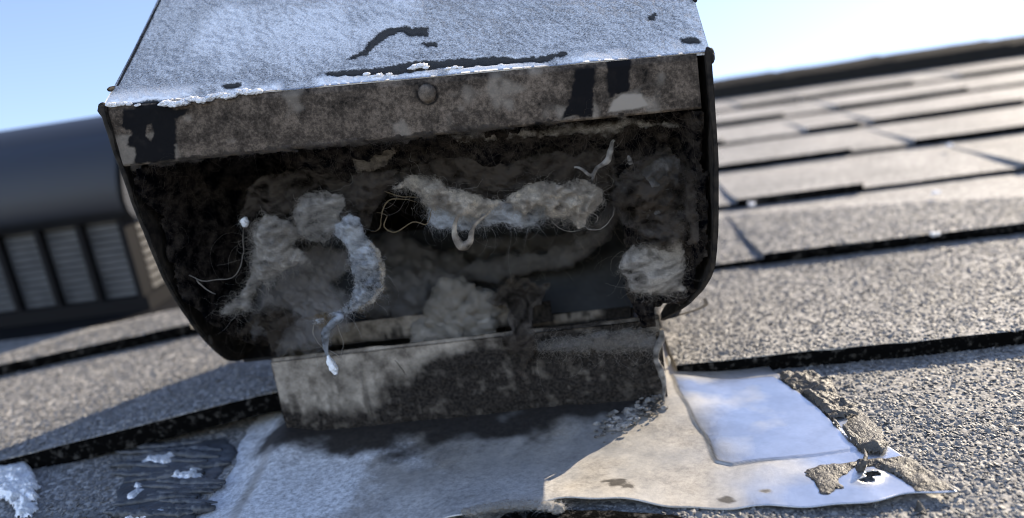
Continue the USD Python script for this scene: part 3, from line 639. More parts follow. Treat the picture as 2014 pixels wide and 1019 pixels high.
# cement brushed out on the shingle at the left
# a warm rim standing for sunlight on the curled streamer comes with the lint below
def course0_z(x, y): return 6.6 * (1 - (y + 91) / 143) + 0.4
def brush():
    r = np.random.default_rng(3); ms = []
    for i in range(20):
        u0 = r.uniform(215, 340) + (i / 20) * -20; v0 = 872 + i * 7.6 + r.uniform(-5, 5)
        L = r.uniform(90, 190); u1 = min(u0 + L, 470 - (v0 - 870) * 0.35)
        if u1 - u0 < 40: continue
        n = 26; us = np.linspace(u0, u1, n); vs = v0 - (us - u0) * 0.05 + 5 * np.sin(us / 40 + i)
        pts = np.array([atz(a, b, 4.0) for a, b in zip(us, vs)]); pts[:, 2] = course0_z(pts[:, 0], pts[:, 1]) + 0.9
        pts[:, 2] += 0.5 * fbm(pts, 6, i)
        rad = 1.7 * np.sin(np.linspace(0.12, 3.0, n)) ** 0.6 * r.uniform(0.7, 1.5) * (1 + 1.2 * fbm(pts, 7, i + 50))
        v, f = tube(pts, rad, 10, 1.6, i); z0 = course0_z(v[:, 0], v[:, 1]); v[:, 2] = z0 + (v[:, 2] - z0) * 0.8
        ms.append((v, f))
    return ms
for m in brush(): put('cement_stroke', m, 'fresh_cement', roof, smooth=True)
smear('cement_patch', [(240, 1019), (225, 960), (270, 890), (330, 865), (440, 850), (470, 880), (400, 960), (385, 1030)], 4, 0.8, 1.2, 'fresh_cement', roof, seed=12, zf=course0_z, stretch=(0.35, 1), label='dark cement brushed out beside the flashing')

# ------------------------------------------------------------------ the box vent further up the roof
bv = thing('box_vent', (-480, 330, 0), 'blurred black box vent tinted blue for the reflected sky, with a rounded cover over slotted grille, left of the hood', 'roof vent')
XR, XL = -262.0, -700.0
prof = [(246, 72), (240, 74), (236, 82), (238, 96), (246, 112), (262, 126), (285, 135), (315, 138), (360, 134), (420, 118), (480, 96), (540, 70)]
pp = spline(np.array([(y, z, 0) for y, z in prof]), 60)[:, :2]
xs = np.concatenate([np.linspace(XL - 8, XR + 10, 50)])
P = np.array([[(x, y, z) for y, z in pp] for x in xs])
cv = put('cover', sheet(P, np.array([0, 3.0, -3.0])), 'vent_plastic', bv, smooth=40)
for x in (XL - 8, XR + 10):                               # end cheeks of the cover
    n = len(pp); P = np.zeros((n, 2, 3)); P[:, 0] = np.stack([np.full(n, x), pp[:, 0], pp[:, 1]], -1); P[:, 1] = np.stack([np.full(n, x), np.clip(pp[:, 0], 250, 540), np.full(n, 70.0)], -1)
    put('end_cap', sheet(P, np.array([2.5 * (1 if x < -500 else -1), 0, 0])), 'vent_plastic', bv, smooth=30)
put('grille_back', box(XL + 4, XR - 12, 266, 268, 4, 74), 'vent_black', bv)
put('grille_base', box(XL - 4, XR + 4, 243, 300, 0, 14), 'vent_black', bv)
NB = 15
bars = np.linspace(XR - 2, XL, NB)
for x in bars: put('grille_bar', box(x - 2.2, x + 2.2, 245, 258, 12, 76), 'vent_black', bv)
for a, b in zip(bars[:-1], bars[1:]):
    ms = []
    for z in np.arange(16, 75, 4.8):
        v, f = box(b + 2.2, a - 2.2, 250, 262, -1.8, 1.8); v[:, 2] += z + (v[:, 1] - 250) * 0.25; ms.append((v, f))
    for m in ms: put('grille_fin', m, 'vent_fin', bv)
for z in np.arange(17, 74, 6.2):
    v, f = box(XR - 6, XR, 260, 400, -1.8, 1.8); v[:, 2] += z; put('sunlit_end_fin', (v, f), 'sunlit_end_fin', bv)
put('grille_back', box(XR - 12, XR - 7, 262, 400, 4, 74), 'vent_black', bv)
put('flange', box(XL - 60, XR + 60, 212, 600, 1.2, 4.2), 'vent_black', bv)

# ------------------------------------------------------------------ lint
TONE_RIM = 0.08                                    # extra paleness towards the torn rim of a wad
def felt(pts, y0, thick=2.0, amp=2.0, cell=0.5, rag=1.6, rag_s=3.0, seed=0, holes=(), yf=None, edge_mm=4.0, lump=9.0):
    """A torn wad of lint hanging in the hood: outline in the photo, at the depth y0 (mm up the roof), real thickness."""
    pg = np.array([at(u, v, y0)[[0, 2]] for u, v in pts])
    hs = [np.array([at(u, v, y0)[[0, 2]] for u, v in h]) for h in holes]
    (ax, az), (bx, bz) = pg.min(0) - 3, pg.max(0) + 3
    X, Z = np.meshgrid(np.arange(ax, bx, cell), np.arange(az, bz, cell), indexing='ij')
    w = np.stack([X, Z, 0 * X + seed * 3.7], -1)
    sd = inside(X, Z, pg)
    for h in hs: sd = np.minimum(sd, -inside(X, Z, h))
    mid0 = y0 + (yf(X, Z) if yf else 0)
    lim = np.interp(mid0, [q[0] for q in PROF], [q[1] for q in PROF])
    Zl = Z + LEAN * X
    sd = np.minimum(sd, np.minimum(97.5 - np.abs(X), np.where(np.abs(X) < 76, 99, Zl - lim - 0.5)))
    sd = sd + fbm(w, rag_s, seed, 5) * rag * 2
    body = np.clip(sd / (thick * 2.2), 0, 1); body = np.sqrt(1 - (1 - body) ** 2)
    mid = y0 + (yf(X, Z) if yf else 0) + fbm(w, lump * 2.2, seed + 9, 3) * amp * 1.6
    wr = fbm(w, lump * 1.3, seed + 31, 3) * lump * 1.2
    ridge = 0.5 - np.abs(fbm(np.stack([X + wr, Z + wr * 0.7, 0 * X + seed], -1), lump * 0.55, seed + 33, 4)) * 2.6
    Yf = mid - body * (thick * 0.6 + amp * (fbm(w, lump, seed + 1, 4) * 1.9 + 0.55 * ridge + 0.5 * fbm(w, 1.6, seed + 2, 4)))
    fl_ = fbm(np.stack([(X + wr) * 0.45, Z + wr, 0 * X + seed], -1), 1.5, seed + 41, 4)
    tone = np.clip(0.46 + 0.55 * ridge + 1.5 * fl_ + 1.0 * fbm(w, lump, seed + 43, 3) + TONE_RIM * np.exp(-sd / 1.2), 0, 1)  # paler ridges, darker folds: relief shading put into the colour, over mixed lint
    Yb = mid + body * thick * 0.5
    kp = sd > 0
    keep = kp[:-1, :-1] & kp[1:, :-1] & kp[1:, 1:] & kp[:-1, 1:]
    k = X.size; n, m = X.shape
    V = np.concatenate([np.stack([X, Yf, Z], -1).reshape(-1, 3), np.stack([X, Yb, Z], -1).reshape(-1, 3)])
    F = np.vstack([quads(n, m, True, keep), quads(n, m, False, keep) + k])
    e = np.clip(sd / edge_mm, 0, 1)
    v, f, a = compact(V, F[:, ::-1], {'edge': twice(e), 'tone': twice(tone)})
    front = np.stack([X, Yf, Z], -1)[kp]
    return (v, f), a, front, sd[kp]
def fibres(front, sd, n, length=5.0, width=0.1, curl=0.35, out=1.0, seed=0, droop=0.3, rim=0.0, along=None):
    r = np.random.default_rng(seed); n = int(n * 0.9); width = width * 0.42; length = length * 0.6; rim = 0
    pr_ = np.exp(-sd / max(rim, 1e-3)) + 0.02 if rim else np.ones(len(front))
    i = r.choice(len(front), n, p=pr_ / pr_.sum())
    steps = 9
    p = front[i] + r.normal(0, 0.25, (n, 3)); p[:, 1] -= 0.1
    th = r.uniform(0, 2 * np.pi, n) if along is None else along + r.normal(0, 0.5, n) + np.pi * r.integers(0, 2, n)
    L = length * np.exp(r.normal(0, 0.75, n)) / steps
    dth = r.normal(0, curl, n); oy = np.abs(r.normal(0, out * 0.12, n))
    strands = np.zeros((n, steps, 3)); strands[:, 0] = p
    for s in range(1, steps):
        th = th + dth + r.normal(0, curl * 0.55, n)
        d = np.stack([np.cos(th), -oy + r.normal(0, 0.15, n), np.sin(th) - droop], -1)
        strands[:, s] = strands[:, s - 1] + d * L[:, None]
    wd = width * np.exp(r.normal(0, 0.35, n))
    taper = np.linspace(1, 0.35, steps)
    return list(strands), [x * taper for x in wd]
def wad(name, pts, y0, matname, fibre, n, label, category='lint', thick=2.0, amp=2.0, fl=5.0, fwid=0.1, curl=0.5, out=1.0, rim=0.0, droop=0.3, seed=0, **kw):
    mesh, a, front, sd = felt(pts, y0, thick, amp, seed=seed, **kw)
    o = put(name, mesh, matname, None, smooth=True, attrs=a, label=label, category=category)
    if n: curves('fibres', *fibres(front, sd, n, fl, fwid, curl, out, seed, droop, rim), fibre, o, kind='stuff')
    return o
HOLE = [(722, 452), (742, 400), (772, 372), (800, 362), (840, 370), (880, 390), (940, 400), (1000, 396), (1070, 385), (1150, 392), (1190, 380), (1215, 372), (1232, 420), (1225, 480), (1222, 560), (1245, 600), (1262, 640), (1262, 720), (560, 740), (500, 700), (470, 640), (470, 560), (468, 470), (500, 420), (580, 380), (640, 376), (680, 400), (700, 440)]
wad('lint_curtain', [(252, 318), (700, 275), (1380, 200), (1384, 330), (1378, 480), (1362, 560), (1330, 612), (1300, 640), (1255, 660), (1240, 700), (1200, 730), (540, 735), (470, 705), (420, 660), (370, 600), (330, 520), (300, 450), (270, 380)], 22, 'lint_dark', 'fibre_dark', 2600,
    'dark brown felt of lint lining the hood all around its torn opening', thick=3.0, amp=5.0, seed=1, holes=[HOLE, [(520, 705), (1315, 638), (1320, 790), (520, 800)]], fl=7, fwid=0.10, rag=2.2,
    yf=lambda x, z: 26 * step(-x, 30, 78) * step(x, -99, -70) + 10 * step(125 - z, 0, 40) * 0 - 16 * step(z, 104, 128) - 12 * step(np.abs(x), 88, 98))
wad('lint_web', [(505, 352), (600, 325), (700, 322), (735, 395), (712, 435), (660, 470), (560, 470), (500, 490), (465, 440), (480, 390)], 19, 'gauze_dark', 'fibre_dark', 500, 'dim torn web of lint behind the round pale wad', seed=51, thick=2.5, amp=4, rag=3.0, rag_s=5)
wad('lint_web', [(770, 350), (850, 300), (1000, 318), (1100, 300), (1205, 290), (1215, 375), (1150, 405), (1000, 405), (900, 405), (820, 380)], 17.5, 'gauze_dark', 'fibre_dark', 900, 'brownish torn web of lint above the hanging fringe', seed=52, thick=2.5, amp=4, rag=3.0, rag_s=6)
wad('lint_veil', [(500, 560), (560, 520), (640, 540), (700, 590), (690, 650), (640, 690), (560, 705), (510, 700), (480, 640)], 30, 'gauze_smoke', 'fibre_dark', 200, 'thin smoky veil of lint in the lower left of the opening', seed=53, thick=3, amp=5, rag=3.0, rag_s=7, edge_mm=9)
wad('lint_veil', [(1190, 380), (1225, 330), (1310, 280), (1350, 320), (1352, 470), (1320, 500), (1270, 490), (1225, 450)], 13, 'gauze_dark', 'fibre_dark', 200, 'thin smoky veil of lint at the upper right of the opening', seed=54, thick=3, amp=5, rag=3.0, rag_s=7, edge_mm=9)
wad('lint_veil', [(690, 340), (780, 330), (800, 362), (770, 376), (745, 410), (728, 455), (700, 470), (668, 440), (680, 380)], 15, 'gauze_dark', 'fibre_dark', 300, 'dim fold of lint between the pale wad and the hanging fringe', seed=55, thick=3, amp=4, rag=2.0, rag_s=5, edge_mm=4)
wad('lint_flap', [(690, 300), (745, 270), (790, 268), (782, 300), (765, 322), (742, 338), (700, 340)], 12, 'lint_brown', 'fibre_dark', 300, 'small brown flap of lint just under the lip, above the opening', seed=2, amp=1.2)
wad('ragged_lint', [(880, 262), (950, 250), (1050, 250), (1150, 238), (1230, 232), (1330, 240), (1340, 252), (1235, 252), (1200, 272), (1100, 270), (1000, 275), (900, 280)], 9, 'gauze_grey', 'fibre_dark', 900, 'ragged brown strip of lint right under the lip at the right', seed=3, amp=2.0, fl=9, rag=2.5)
wad('lip_crust', [(255, 318), (420, 296), (600, 280), (760, 262), (900, 248), (1050, 232), (1200, 218), (1370, 200), (1372, 214), (1250, 228), (1120, 240), (980, 262), (840, 272), (760, 288), (640, 294), (500, 306), (400, 318), (258, 334)], -0.2, 'gauze_dark', 'fibre_dark', 700, 'crusted dark lint along the lower edge of the dusty lip', seed=61, thick=1.6, amp=1.2, fl=4, rag=2.6, rag_s=4)
wad('hanging_lint', [(772, 372), (795, 345), (850, 345), (880, 362), (930, 378), (990, 392), (1040, 362), (1085, 352), (1110, 360), (1150, 350), (1185, 372), (1188, 400), (1165, 425), (1150, 445), (1135, 450), (1118, 430), (1085, 432), (1062, 405), (1045, 408), (1032, 433), (1020, 415), (1000, 403), (980, 404), (958, 416), (940, 428), (915, 424), (890, 428), (868, 412), (852, 418), (840, 408), (815, 382), (790, 374)], 13, 'lint_tan', 'fibre_grey', 4200,
    'wide ragged fringe of tan lint hanging across the top of the opening', seed=4, thick=4.0, amp=5.0, fl=4.5, fwid=0.11, curl=0.8, lump=6.0)
wad('frosted_fringe', [(836, 395), (880, 400), (960, 400), (985, 392), (1010, 396), (1040, 402), (1075, 398), (1085, 430), (1062, 446), (1030, 448), (1008, 448), (990, 436), (955, 446), (920, 456), (870, 454), (840, 446)], 14.6, 'lint_pale', 'fibre_pale', 2200,
    'bluish white frosted fringe below the tan hanging lint', seed=5, thick=2.0, amp=1.5, fl=2.6, fwid=0.09, rim=2.0, droop=0.5, curl=0.4)
def strand(name, pts, r, matname, label, category='lint strand', fib=None, n=40, wob=0.6, seed=0, nf=0):
    q = spline(np.array([at(u, v, y) for u, v, y in pts]), n)
    q = q + np.stack([fbm(q, 4.0, seed + i, 3) for i in range(3)], -1) * 0.8
    rr = np.interp(np.linspace(0, 1, n), np.linspace(0, 1, len(r)), r)
    tv = tube(q, rr, 9, wob, seed)
    o = put(name, tv, matname, None, smooth=True, attrs={'edge': np.ones(len(tv[0]))}, label=label, category=category)
    if nf: curves('fibres', *fibres(q, np.ones(n), nf, 2.2, 0.08, 0.6, 1, seed), fib or 'fibre_grey', o, kind='stuff')
    return o
strand('lint_loop', [(902, 398, 11), (900, 425, 10), (894, 445, 9.5), (896, 468, 9), (910, 484, 9), (924, 474, 9.3), (930, 450, 10), (945, 432, 11), (965, 415, 12)], [0.35, 0.5, 0.8, 1.2, 1.7, 1.1, 0.6, 0.5, 0.4], 'lint_tan', 'pale loop of lint drooping below the middle of the fringe', seed=3, nf=160)
wad('left_lint_disc', [(598, 380), (640, 374), (676, 382), (682, 405), (668, 425), (672, 440), (655, 465), (640, 478), (612, 476), (590, 462), (580, 440), (572, 420), (582, 398)], 12, 'lint_grey', 'fibre_grey', 1700, 'round pale grey wad of lint at the upper left of the opening', seed=7, thick=3.5, amp=3.5, fl=4, rag=1.2, lump=12)
wad('torn_lint_veil', [(505, 430), (540, 418), (590, 440), (598, 465), (580, 482), (605, 498), (618, 520), (590, 520), (565, 540), (535, 565), (512, 555), (505, 580), (495, 612), (470, 612), (440, 630), (430, 655), (420, 645), (438, 605), (470, 575), (490, 545), (500, 500), (498, 460)], 16, 'gauze_grey', 'fibre_grey', 2600, 'torn grey veil of lint trailing to the lower left inside the hood', seed=8, thick=3.0, amp=5.0, fl=5, rag=2.4, edge_mm=3.0)
wad('soft_lint_wedge', [(560, 500), (620, 480), (690, 490), (700, 530), (660, 560), (650, 600), (628, 620), (612, 600), (600, 570), (580, 610), (560, 590), (545, 560)], 34, 'gauze_smoke', 'fibre_grey', 500, 'soft grey wedge of lint between the veil and the curled streamer', seed=9, thick=7, amp=7, lump=14, fl=5)
wad('curled_streamer', [(655, 440), (690, 415), (712, 425), (722, 470), (745, 495), (758, 530), (755, 565), (738, 592), (712, 608), (680, 618), (650, 625), (625, 632), (620, 622), (650, 612), (672, 606), (692, 585), (695, 555), (690, 520), (678, 482), (655, 462)], 6, 'lint_pale', 'fibre_pale', 2200, 'bluish crescent of lint curling down in front of the opening, its right edge given a tan rim for sunlight', seed=10, thick=4.0, amp=4.0, fl=2.6, rag=1.3, lump=4,
    yf=lambda x, z: -0.0 * x)
wad('sunlit_lint_rim', [(726, 472), (750, 490), (761, 530), (758, 565), (741, 593), (712, 611), (688, 617), (698, 604), (726, 588), (741, 565), (745, 530), (737, 500)], 4.6, 'lint_tan', 'fibre_gold', 300, 'tan ruffled rim painted in as sunlight along the right side of the curled crescent', seed=16, thick=2.4, amp=2.2, fl=2.5, rag=1.0, lump=3.0)  # tan colour stands in for the sun catching the streamer's edge
strand('streamer_tip', [(655, 618, 5), (668, 622, 4), (650, 640, 4), (641, 658, 4), (640, 680, 4), (646, 700, 3.5)], [0.8, 1.6, 1.5, 1.6, 1.1, 0.5], 'lint_pale', 'twisted blue grey tail hanging from the curled crescent', seed=13, nf=200, fib='fibre_pale')
strand('white_tuft', [(646, 698, 3.5), (650, 712, 3), (656, 724, 3), (659, 736, 3)], [0.4, 1.4, 1.7, 0.9], 'snow', 'small white drop shaped tuft at the tip of the twisted tail', 'lint', seed=14, nf=60, fib='fibre_pale')
wad('tail_knot', [(622, 618), (645, 610), (655, 618), (650, 635), (632, 640), (622, 632)], 5, 'lint_brown', 'fibre_gold', 300, 'brownish knot of fluff beside the twisted tail', seed=15, thick=2, amp=2, fl=4, curl=0.9)
def hair(name, lines, w, matname, label, seed=0):
    o = None
    strands, ws = [], []
    for pts in lines:
        q = spline(np.array([at(u, v, y) for u, v, y in pts]), 40)
        strands.append(q); ws.append(np.full(40, w))
    mesh = join(*[tube(q + np.stack([fbm(q, 5.0, 7 + j, 4) for j in range(3)], -1) * 1.4, w * (0.5 + 1.1 * fbm(q, 3.0, 12, 4)) * np.interp(np.linspace(0, 1, 40), [0, 0.15, 0.8, 1], [0.5, 1, 0.8, 0.25]), 6) for q in strands])
    return put(name, mesh, matname, None, smooth=True, label=label, category='thread')
hair('thread', [[(622, 630, 5), (615, 645, 4), (620, 665, 4), (635, 685, 4), (645, 702, 4)], [(652, 625, 5), (668, 650, 5), (674, 680, 6), (668, 705, 7)], [(648, 690, 4), (662, 697, 5), (676, 712, 6)]], 0.30, 'fibre_grey', 'thin grey threads looping round the twisted tail')
hair('thread', [[(730, 455, 16), (752, 420, 14), (760, 398, 14), (790, 392, 14), (820, 398, 15)], [(742, 420, 16), (760, 430, 14), (755, 445, 13), (768, 456, 13), (790, 450, 13), (815, 438, 13), (838, 442, 13), (848, 415, 13), (858, 400, 13)], [(755, 375, 15), (780, 385, 14), (830, 388, 14)]], 0.42, 'fibre_gold', 'wavy golden thread across the left end of the opening')
hair('thread', [[(1150, 445, 12), (1165, 452, 11), (1185, 448, 11), (1205, 425, 12), (1208, 405, 13)], [(1085, 435, 12), (1110, 452, 11), (1140, 452, 11)], [(1160, 420, 12), (1175, 432, 12), (1168, 440, 12)]], 0.24, 'fibre_grey', 'thin stray threads curling at the right end of the fringe')
hair('thread', [[(350, 540, 14), (375, 542, 13), (400, 552, 12), (430, 550, 13), (455, 545, 14), (472, 525, 15), (480, 500, 16), (478, 470, 16), (480, 442, 15)], [(385, 545, 13), (400, 565, 13), (425, 578, 13)]], 0.32, 'fibre_grey', 'fine pale threads strung across the dark left side of the hood')
p = at(481, 437, 14)
o = put('lint_tuft', blob(p, (1.5, 1.4, 1.7), 0.4, 1.0, 5, 4), 'snow', None, smooth=True, label='tiny white tuft on the threads at the left', category='lint')
curves('fibres', *fibres(np.array(blob(p, (1.5, 1.4, 1.7), 0.4, 1.0, 5, 3)[0]), np.ones(642), 120, 1.6, 0.07, 0.5, 1, 5), 'fibre_pale', o, kind='stuff')
strand('lint_strand', [(1208, 275, 10), (1200, 300, 9), (1192, 318, 9), (1175, 330, 9), (1168, 345, 9), (1164, 362, 9)], [0.4, 0.9, 1.2, 0.7, 0.6, 0.4], 'lint_grey', 'twisted grey strand dangling under the lip at the right', seed=21, nf=120)
strand('lint_strand', [(1130, 330, 11), (1148, 336, 10), (1162, 345, 9.5), (1170, 340, 9)], [0.3, 0.5, 0.5, 0.4], 'lint_grey', 'short grey strand joining the twisted one from the left', seed=22, nf=60)
strand('lint_drop', [(1236, 306, 10), (1239, 315, 10), (1241, 322, 10)], [0.4, 0.9, 0.7], 'lint_grey', 'small grey lint drop right of the twisted strand', seed=23, nf=40)
wad('lint_pouch', [(1225, 500), (1245, 480), (1272, 474), (1292, 470), (1300, 430), (1312, 395), (1338, 385), (1347, 440), (1348, 520), (1352, 570), (1345, 590), (1318, 585), (1300, 594), (1270, 580), (1240, 572), (1230, 548), (1215, 530)], 18, 'lint_grey', 'fibre_grey', 3000, 'fuzzy grey pouch of lint clinging to the right side of the hood', seed=24, thick=6.0, amp=3.0, fl=3.0, rag=1.4, rag_s=5, lump=14)
wad('dim_lint_web', [(1205, 355), (1240, 345), (1300, 300), (1335, 310), (1345, 400), (1320, 420), (1300, 480), (1270, 470), (1262, 430), (1235, 400), (1215, 385)], 15, 'gauze_dim', 'fibre_dark', 900, 'dim grey web of lint above the pouch', seed=25, thick=3, amp=5, fl=6)
wad('edge_fuzz', [(1345, 330), (1370, 340), (1376, 480), (1362, 560), (1340, 600), (1345, 540), (1352, 460)], 8, 'gauze_dark', 'fibre_dark', 200, 'thin fuzz along the inner right edge of the hood', seed=26, thick=1.2, amp=2, fl=3)
wad('left_wisps', [(480, 640), (520, 600), (560, 600), (600, 620), (560, 650), (540, 700), (510, 715), (470, 700), (440, 680)], 26, 'gauze_dark', 'fibre_dark', 700, 'faint dark wisps in the lower left corner of the hood', seed=27, thick=2, amp=5, fl=7)
# soft banks of lint deep inside
def bank(name, blobs, y, matname, label, seed=0, nf=0, fib='fibre_grey', size=0.72):
    ms, es = [], []
    for i, (u, v, r, dy) in enumerate(blobs):
        c = at(u, v, y + dy); r = r * size
        for q, e in ((1.12, 0.18), (1.0, 0.34), (0.9, 0.55), (0.78, 1.0)):
            m = blob(c, np.array([1.2, 0.8, 1.0]) * r * 1.15, 0.8, r * 0.9, seed + i, 4)
            ms.append(((m[0] - c) * q + c + fbm(m[0], 2.6, i + seed, 2)[:, None] * 0.6, m[1])); es.append(np.full(len(m[0]), e))
    mesh = join(*ms)
    o = put(name, mesh, matname, None, smooth=True, attrs={'edge': np.concatenate(es)}, label=label, category='lint')
    if nf: curves('fibres', *fibres(mesh[0], np.ones(len(mesh[0])), nf, 4, 0.12, 0.5, 1, seed), fib, o, kind='stuff')
    return o
bank('lint_bank', [(740, 500, 7, 12), (775, 500, 8, 8), (820, 510, 8, 10), (760, 545, 8, 5), (800, 560, 10, 2), (850, 540, 7, 6), (870, 570, 8, 2), (760, 590, 8, 0), (730, 600, 6, 2), (820, 600, 9, -2), (880, 520, 6, 12)], 62, 'lint_cloud', 'soft heap of brownish grey lint deep in the left of the throat', seed=40, nf=300, size=0.85)
bank('lint_mound', [(890, 600, 8, 0), (925, 610, 8, 0), (910, 640, 7, -3), (870, 635, 7, -3), (845, 655, 6, -4), (880, 665, 5, -5), (935, 640, 6, -3), (905, 585, 6, 3)], 46, 'lint_mound', 'rounded pale mound of lint spilling over the throat rim', seed=60, nf=300, size=0.85)
def roll(name, pts, radii, y, matname, label, seed=0, nf=0):
    '''A long soft roll of lint: nested, ever thinner skins round one winding core.'''
    n = 150
    q = spline(np.array([at(u, v, y + dy) for u, v, dy in pts]), n)
    rr = np.interp(np.linspace(0, 1, n), np.linspace(0, 1, len(radii)), radii) * (1 + 1.1 * fbm(q, 9.0, seed, 3))
    ms, es = [], []
    for k, e in ((1.25, 0.12), (1.08, 0.3), (0.95, 0.55), (0.8, 1.0)):
        v, f = tube(q, rr * k, 40)
        c = np.concatenate([np.repeat(q, 40, 0), q[:1], q[-1:]])
        v = c + (v - c) * (1 + 1.5 * fbm(v, 5.0, seed + 2, 4))[:, None]
        ms.append((v, f)); es.append(np.full(len(v), e))
    mesh = join(*ms)
    o = put(name, mesh, matname, None, smooth=True, attrs={'edge': np.concatenate(es)}, label=label, category='lint')
    if nf: curves('fibres', *fibres(mesh[0], np.ones(len(mesh[0])), nf, 5, 0.12, 0.4, 1, seed), 'fibre_grey', o, kind='stuff')
roll('lint_ridge', [(895, 548, 4), (930, 535, 3), (990, 525, 2), (1050, 517, 0), (1105, 505, -2), (1150, 483, -6), (1185, 450, -14), (1208, 405, -22)], [2.5, 4.0, 4.6, 4.2, 4.2, 4.0, 3.4, 2.6], 66, 'lint_cloud', 'long bank of lint rising to the right inside the hood', 80, 500)
roll('lint_bank', [(860, 505, 2), (930, 492, 0), (1000, 484, 2), (1060, 482, 2), (1110, 474, -2), (1150, 460, -4)], [2.0, 3.4, 4.2, 3.8, 3.4, 1.8], 86, 'lint_cloud', 'farther bluish bank of lint behind the long one', 100, 300)
wad('dark_lint_clot', [(955, 600), (1000, 575), (1050, 592), (1088, 598), (1058, 618), (1040, 648), (1062, 668), (1085, 690), (1055, 698), (1042, 720), (1040, 748), (1022, 748), (1016, 705), (990, 692), (984, 668), (1000, 652), (985, 632), (960, 625)], 24.6, 'gauze_dark', 'fibre_black', 700, 'dark clot of lint hanging over the throat rim', seed=30, thick=1.2, amp=0.9, fl=5, rag=3.0, yf=lambda x, z: 22 * step(z, 37, 52))
wad('rim_lint', [(1050, 668), (1120, 655), (1220, 645), (1290, 640), (1302, 650), (1300, 700), (1280, 690), (1200, 690), (1120, 695), (1060, 690)], 25.5, 'gauze_dim', 'fibre_grey', 900, 'grey fuzz matted along the right of the throat rim', seed=31, thick=1.5, amp=2, fl=5)
strand('corner_lint', [(1300, 650, 24), (1296, 680, 24), (1290, 700, 23.5), (1300, 730, 24), (1306, 760, 24), (1304, 790, 22)], [1.0, 1.4, 1.0, 1.4, 0.8, 0.6], 'lint_grey', 'pale string of lint down the right corner of the throat', seed=32, nf=250)
def crumbs():
    r = np.random.default_rng(8); ms = []
    for i in range(150):
        t = r.random(); u = 1180 + 120 * t + r.normal(0, 8); v = 832 - 52 * t + r.normal(0, 9)
        c = atz(u, v, 8.0); c[2] = flash_z(np.array([c[0]]), np.array([min(c[1], 25)]))[0] + r.uniform(0, 1.5); c[1] = min(c[1], 25.5)
        ms.append(blob(c, r.uniform(0.25, 0.95) * np.array([1.5, 0.9, 0.8]), 0.95, 0.45, i, 2))
    return join(*ms)
cr = crumbs()
o = put('lint_crumbs', cr, 'lint_grey', None, smooth=True, attrs={'edge': np.ones(len(cr[0]))}, label='crumbs of grey lint along the foot of the throat at its right corner', category='lint', kind='stuff')
hair('thread', [[(775, 708, 25), (790, 725, 24.5), (800, 742, 25)], [(855, 706, 25), (880, 724, 24.5), (895, 740, 25)], [(920, 700, 25), (926, 730, 25)], [(870, 782, 24), (895, 790, 23), (915, 820, 23), (930, 842, 22)], [(820, 735, 25), (822, 760, 24.5)]], 0.25, 'fibre_black', 'dark hairs stuck to the front of the throat')

# ------------------------------------------------------------------ frost, snow and small things
def crust(name, pts, rr, label, category, matname='snow', flat=0.6, seed=0, surf='top', nf=0):
    ms = []
    r = np.random.default_rng(seed)
    for (u, v), rad in zip(pts, rr):
        if surf == 'top': p2 = on(u, v, TOPN, TOPD + 0.4); n_ = 1
        else: p2 = atz(u, v, surf)
        ms.append(blob(p2, rad * np.array([1.35, 1.0, flat]), 0.7, max(rad * 0.6, 0.8), seed + len(ms), 3))
    mesh = join(*ms)
    o = put(name, mesh, matname, None, smooth=True, label=label, category=category)
    if nf: curves('fibres', *fibres(mesh[0], np.ones(len(mesh[0])), nf, 3.0, 0.08, 0.4, 1.5, seed, -0.2), 'fibre_pale', o, kind='stuff')
    return o
us = np.linspace(325, 505, 26)
crust('ice_ridge', [(u, 206 - (u - 325) * 0.155 + 3 * math.sin(u)) for u in us], 0.9 + 0.7 * np.abs(np.sin(us * 0.7)), 'white ridge of ice along the left part of the hood edge', 'ice', seed=3)
crust('ice_lump', [(820, 131), (830, 130), (812, 134), (838, 133)], [1.5, 1.4, 1.2, 0.9], 'small white lump of ice at the middle of the hood edge', 'ice', seed=4)
crust('ice_lump', [(880, 135), (893, 133), (905, 133)], [0.8, 0.9, 0.7], 'row of tiny ice beads right of the middle lump', 'ice', seed=5)
crust('ice_lump', [(722, 146), (745, 148), (765, 146), (735, 150)], [0.9, 1.1, 0.8, 0.8], 'thin pale ice left of the middle lump, below the dark strip', 'ice', seed=6)
crust('ice_lump', [(215, 207), (228, 206), (240, 204), (255, 205), (270, 207)], [1.3, 1.4, 1.2, 0.9, 0.8], 'frozen crumbs at the left corner of the hood', 'ice', seed=7)
us = np.linspace(925, 1095, 24)
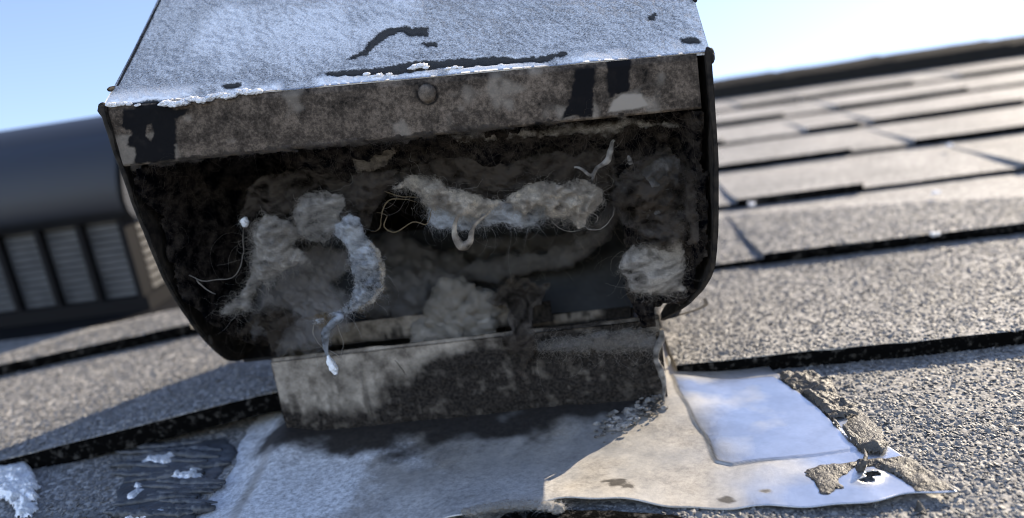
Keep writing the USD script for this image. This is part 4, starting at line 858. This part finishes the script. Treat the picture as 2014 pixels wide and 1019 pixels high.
crust('frost_fur', [(u, 1003 - 14 * math.sin((u - 925) / 170 * 2.6) + 3 * math.sin(u * 1.7)) for u in us], 1.3 + 0.7 * np.abs(np.sin(us * 0.3)), 'grey white fur of frost along the front edge of the flashing', 'frost', matname='fibre_grey', surf=7.0, seed=8, nf=3500)
def heap(pts, label, hgt, amp, seed, zf=course0_z):
    return tag(smear('snow_clump', pts, 5.0, hgt, amp, 'snow', None, cell=0.4, rag_s=3.0, rag=5.0, seed=seed, zf=zf), label, 'snow')
heap([(-20, 905), (20, 915), (35, 890), (60, 885), (58, 915), (75, 950), (70, 985), (40, 975), (20, 985), (-20, 960)], 'large clump of snow at the corner of the raised shingle', 4.0, 4.0, 3)
heap([(25, 985), (50, 972), (72, 985), (62, 1012), (30, 1015)], 'smaller round lump of snow below the large clump', 2.5, 4.0, 5)
heap([(335, 935), (345, 918), (362, 922), (375, 910), (397, 915), (392, 935), (375, 945), (352, 942)], 'white snow pieces in the middle of the brushed cement', 2.6, 2.5, 7)
heap([(275, 905), (282, 890), (310, 886), (345, 880), (348, 895), (318, 905), (290, 910)], 'low crust of snow under the edge of the raised shingle', 2.2, 2.0, 9)
heap([(258, 955), (265, 940), (280, 945), (285, 955), (268, 975), (252, 978), (245, 968)], 'snow specks at the left end of the brushed cement', 1.8, 2.0, 11)
heap([(240, 1018), (275, 1004), (320, 996), (335, 1002), (290, 1014), (250, 1022)], 'flat sliver of snow at the bottom of the brushed cement', 1.8, 1.2, 13)
for u, v, lab in ((1840, 380, 'white frost bit on a shingle corner, nearest the right border of the row behind'), (1478, 402, 'white frost bit where two shingles meet behind the hood'), (1868, 286, 'white frost bit on the higher shingle row'), (1838, 462, 'pale frost bit on the front edge of the second course')):
    c = atz(u, v, 6); put('frost_bit', blob(c + [0, 0, 0.4], (2.8, 2.0, 1.2), 0.9, 1.2, int(u), 3), 'snow', None, smooth=True, label=lab, category='frost')
c = atz(1314, 710, 8)
put('leaf_scrap', blob(c, (0.9, 0.9, 2.2), 0.3, 1, 4, 3), 'debris', None, smooth=True, label='tiny tan scrap standing at the right foot of the throat', category='debris')
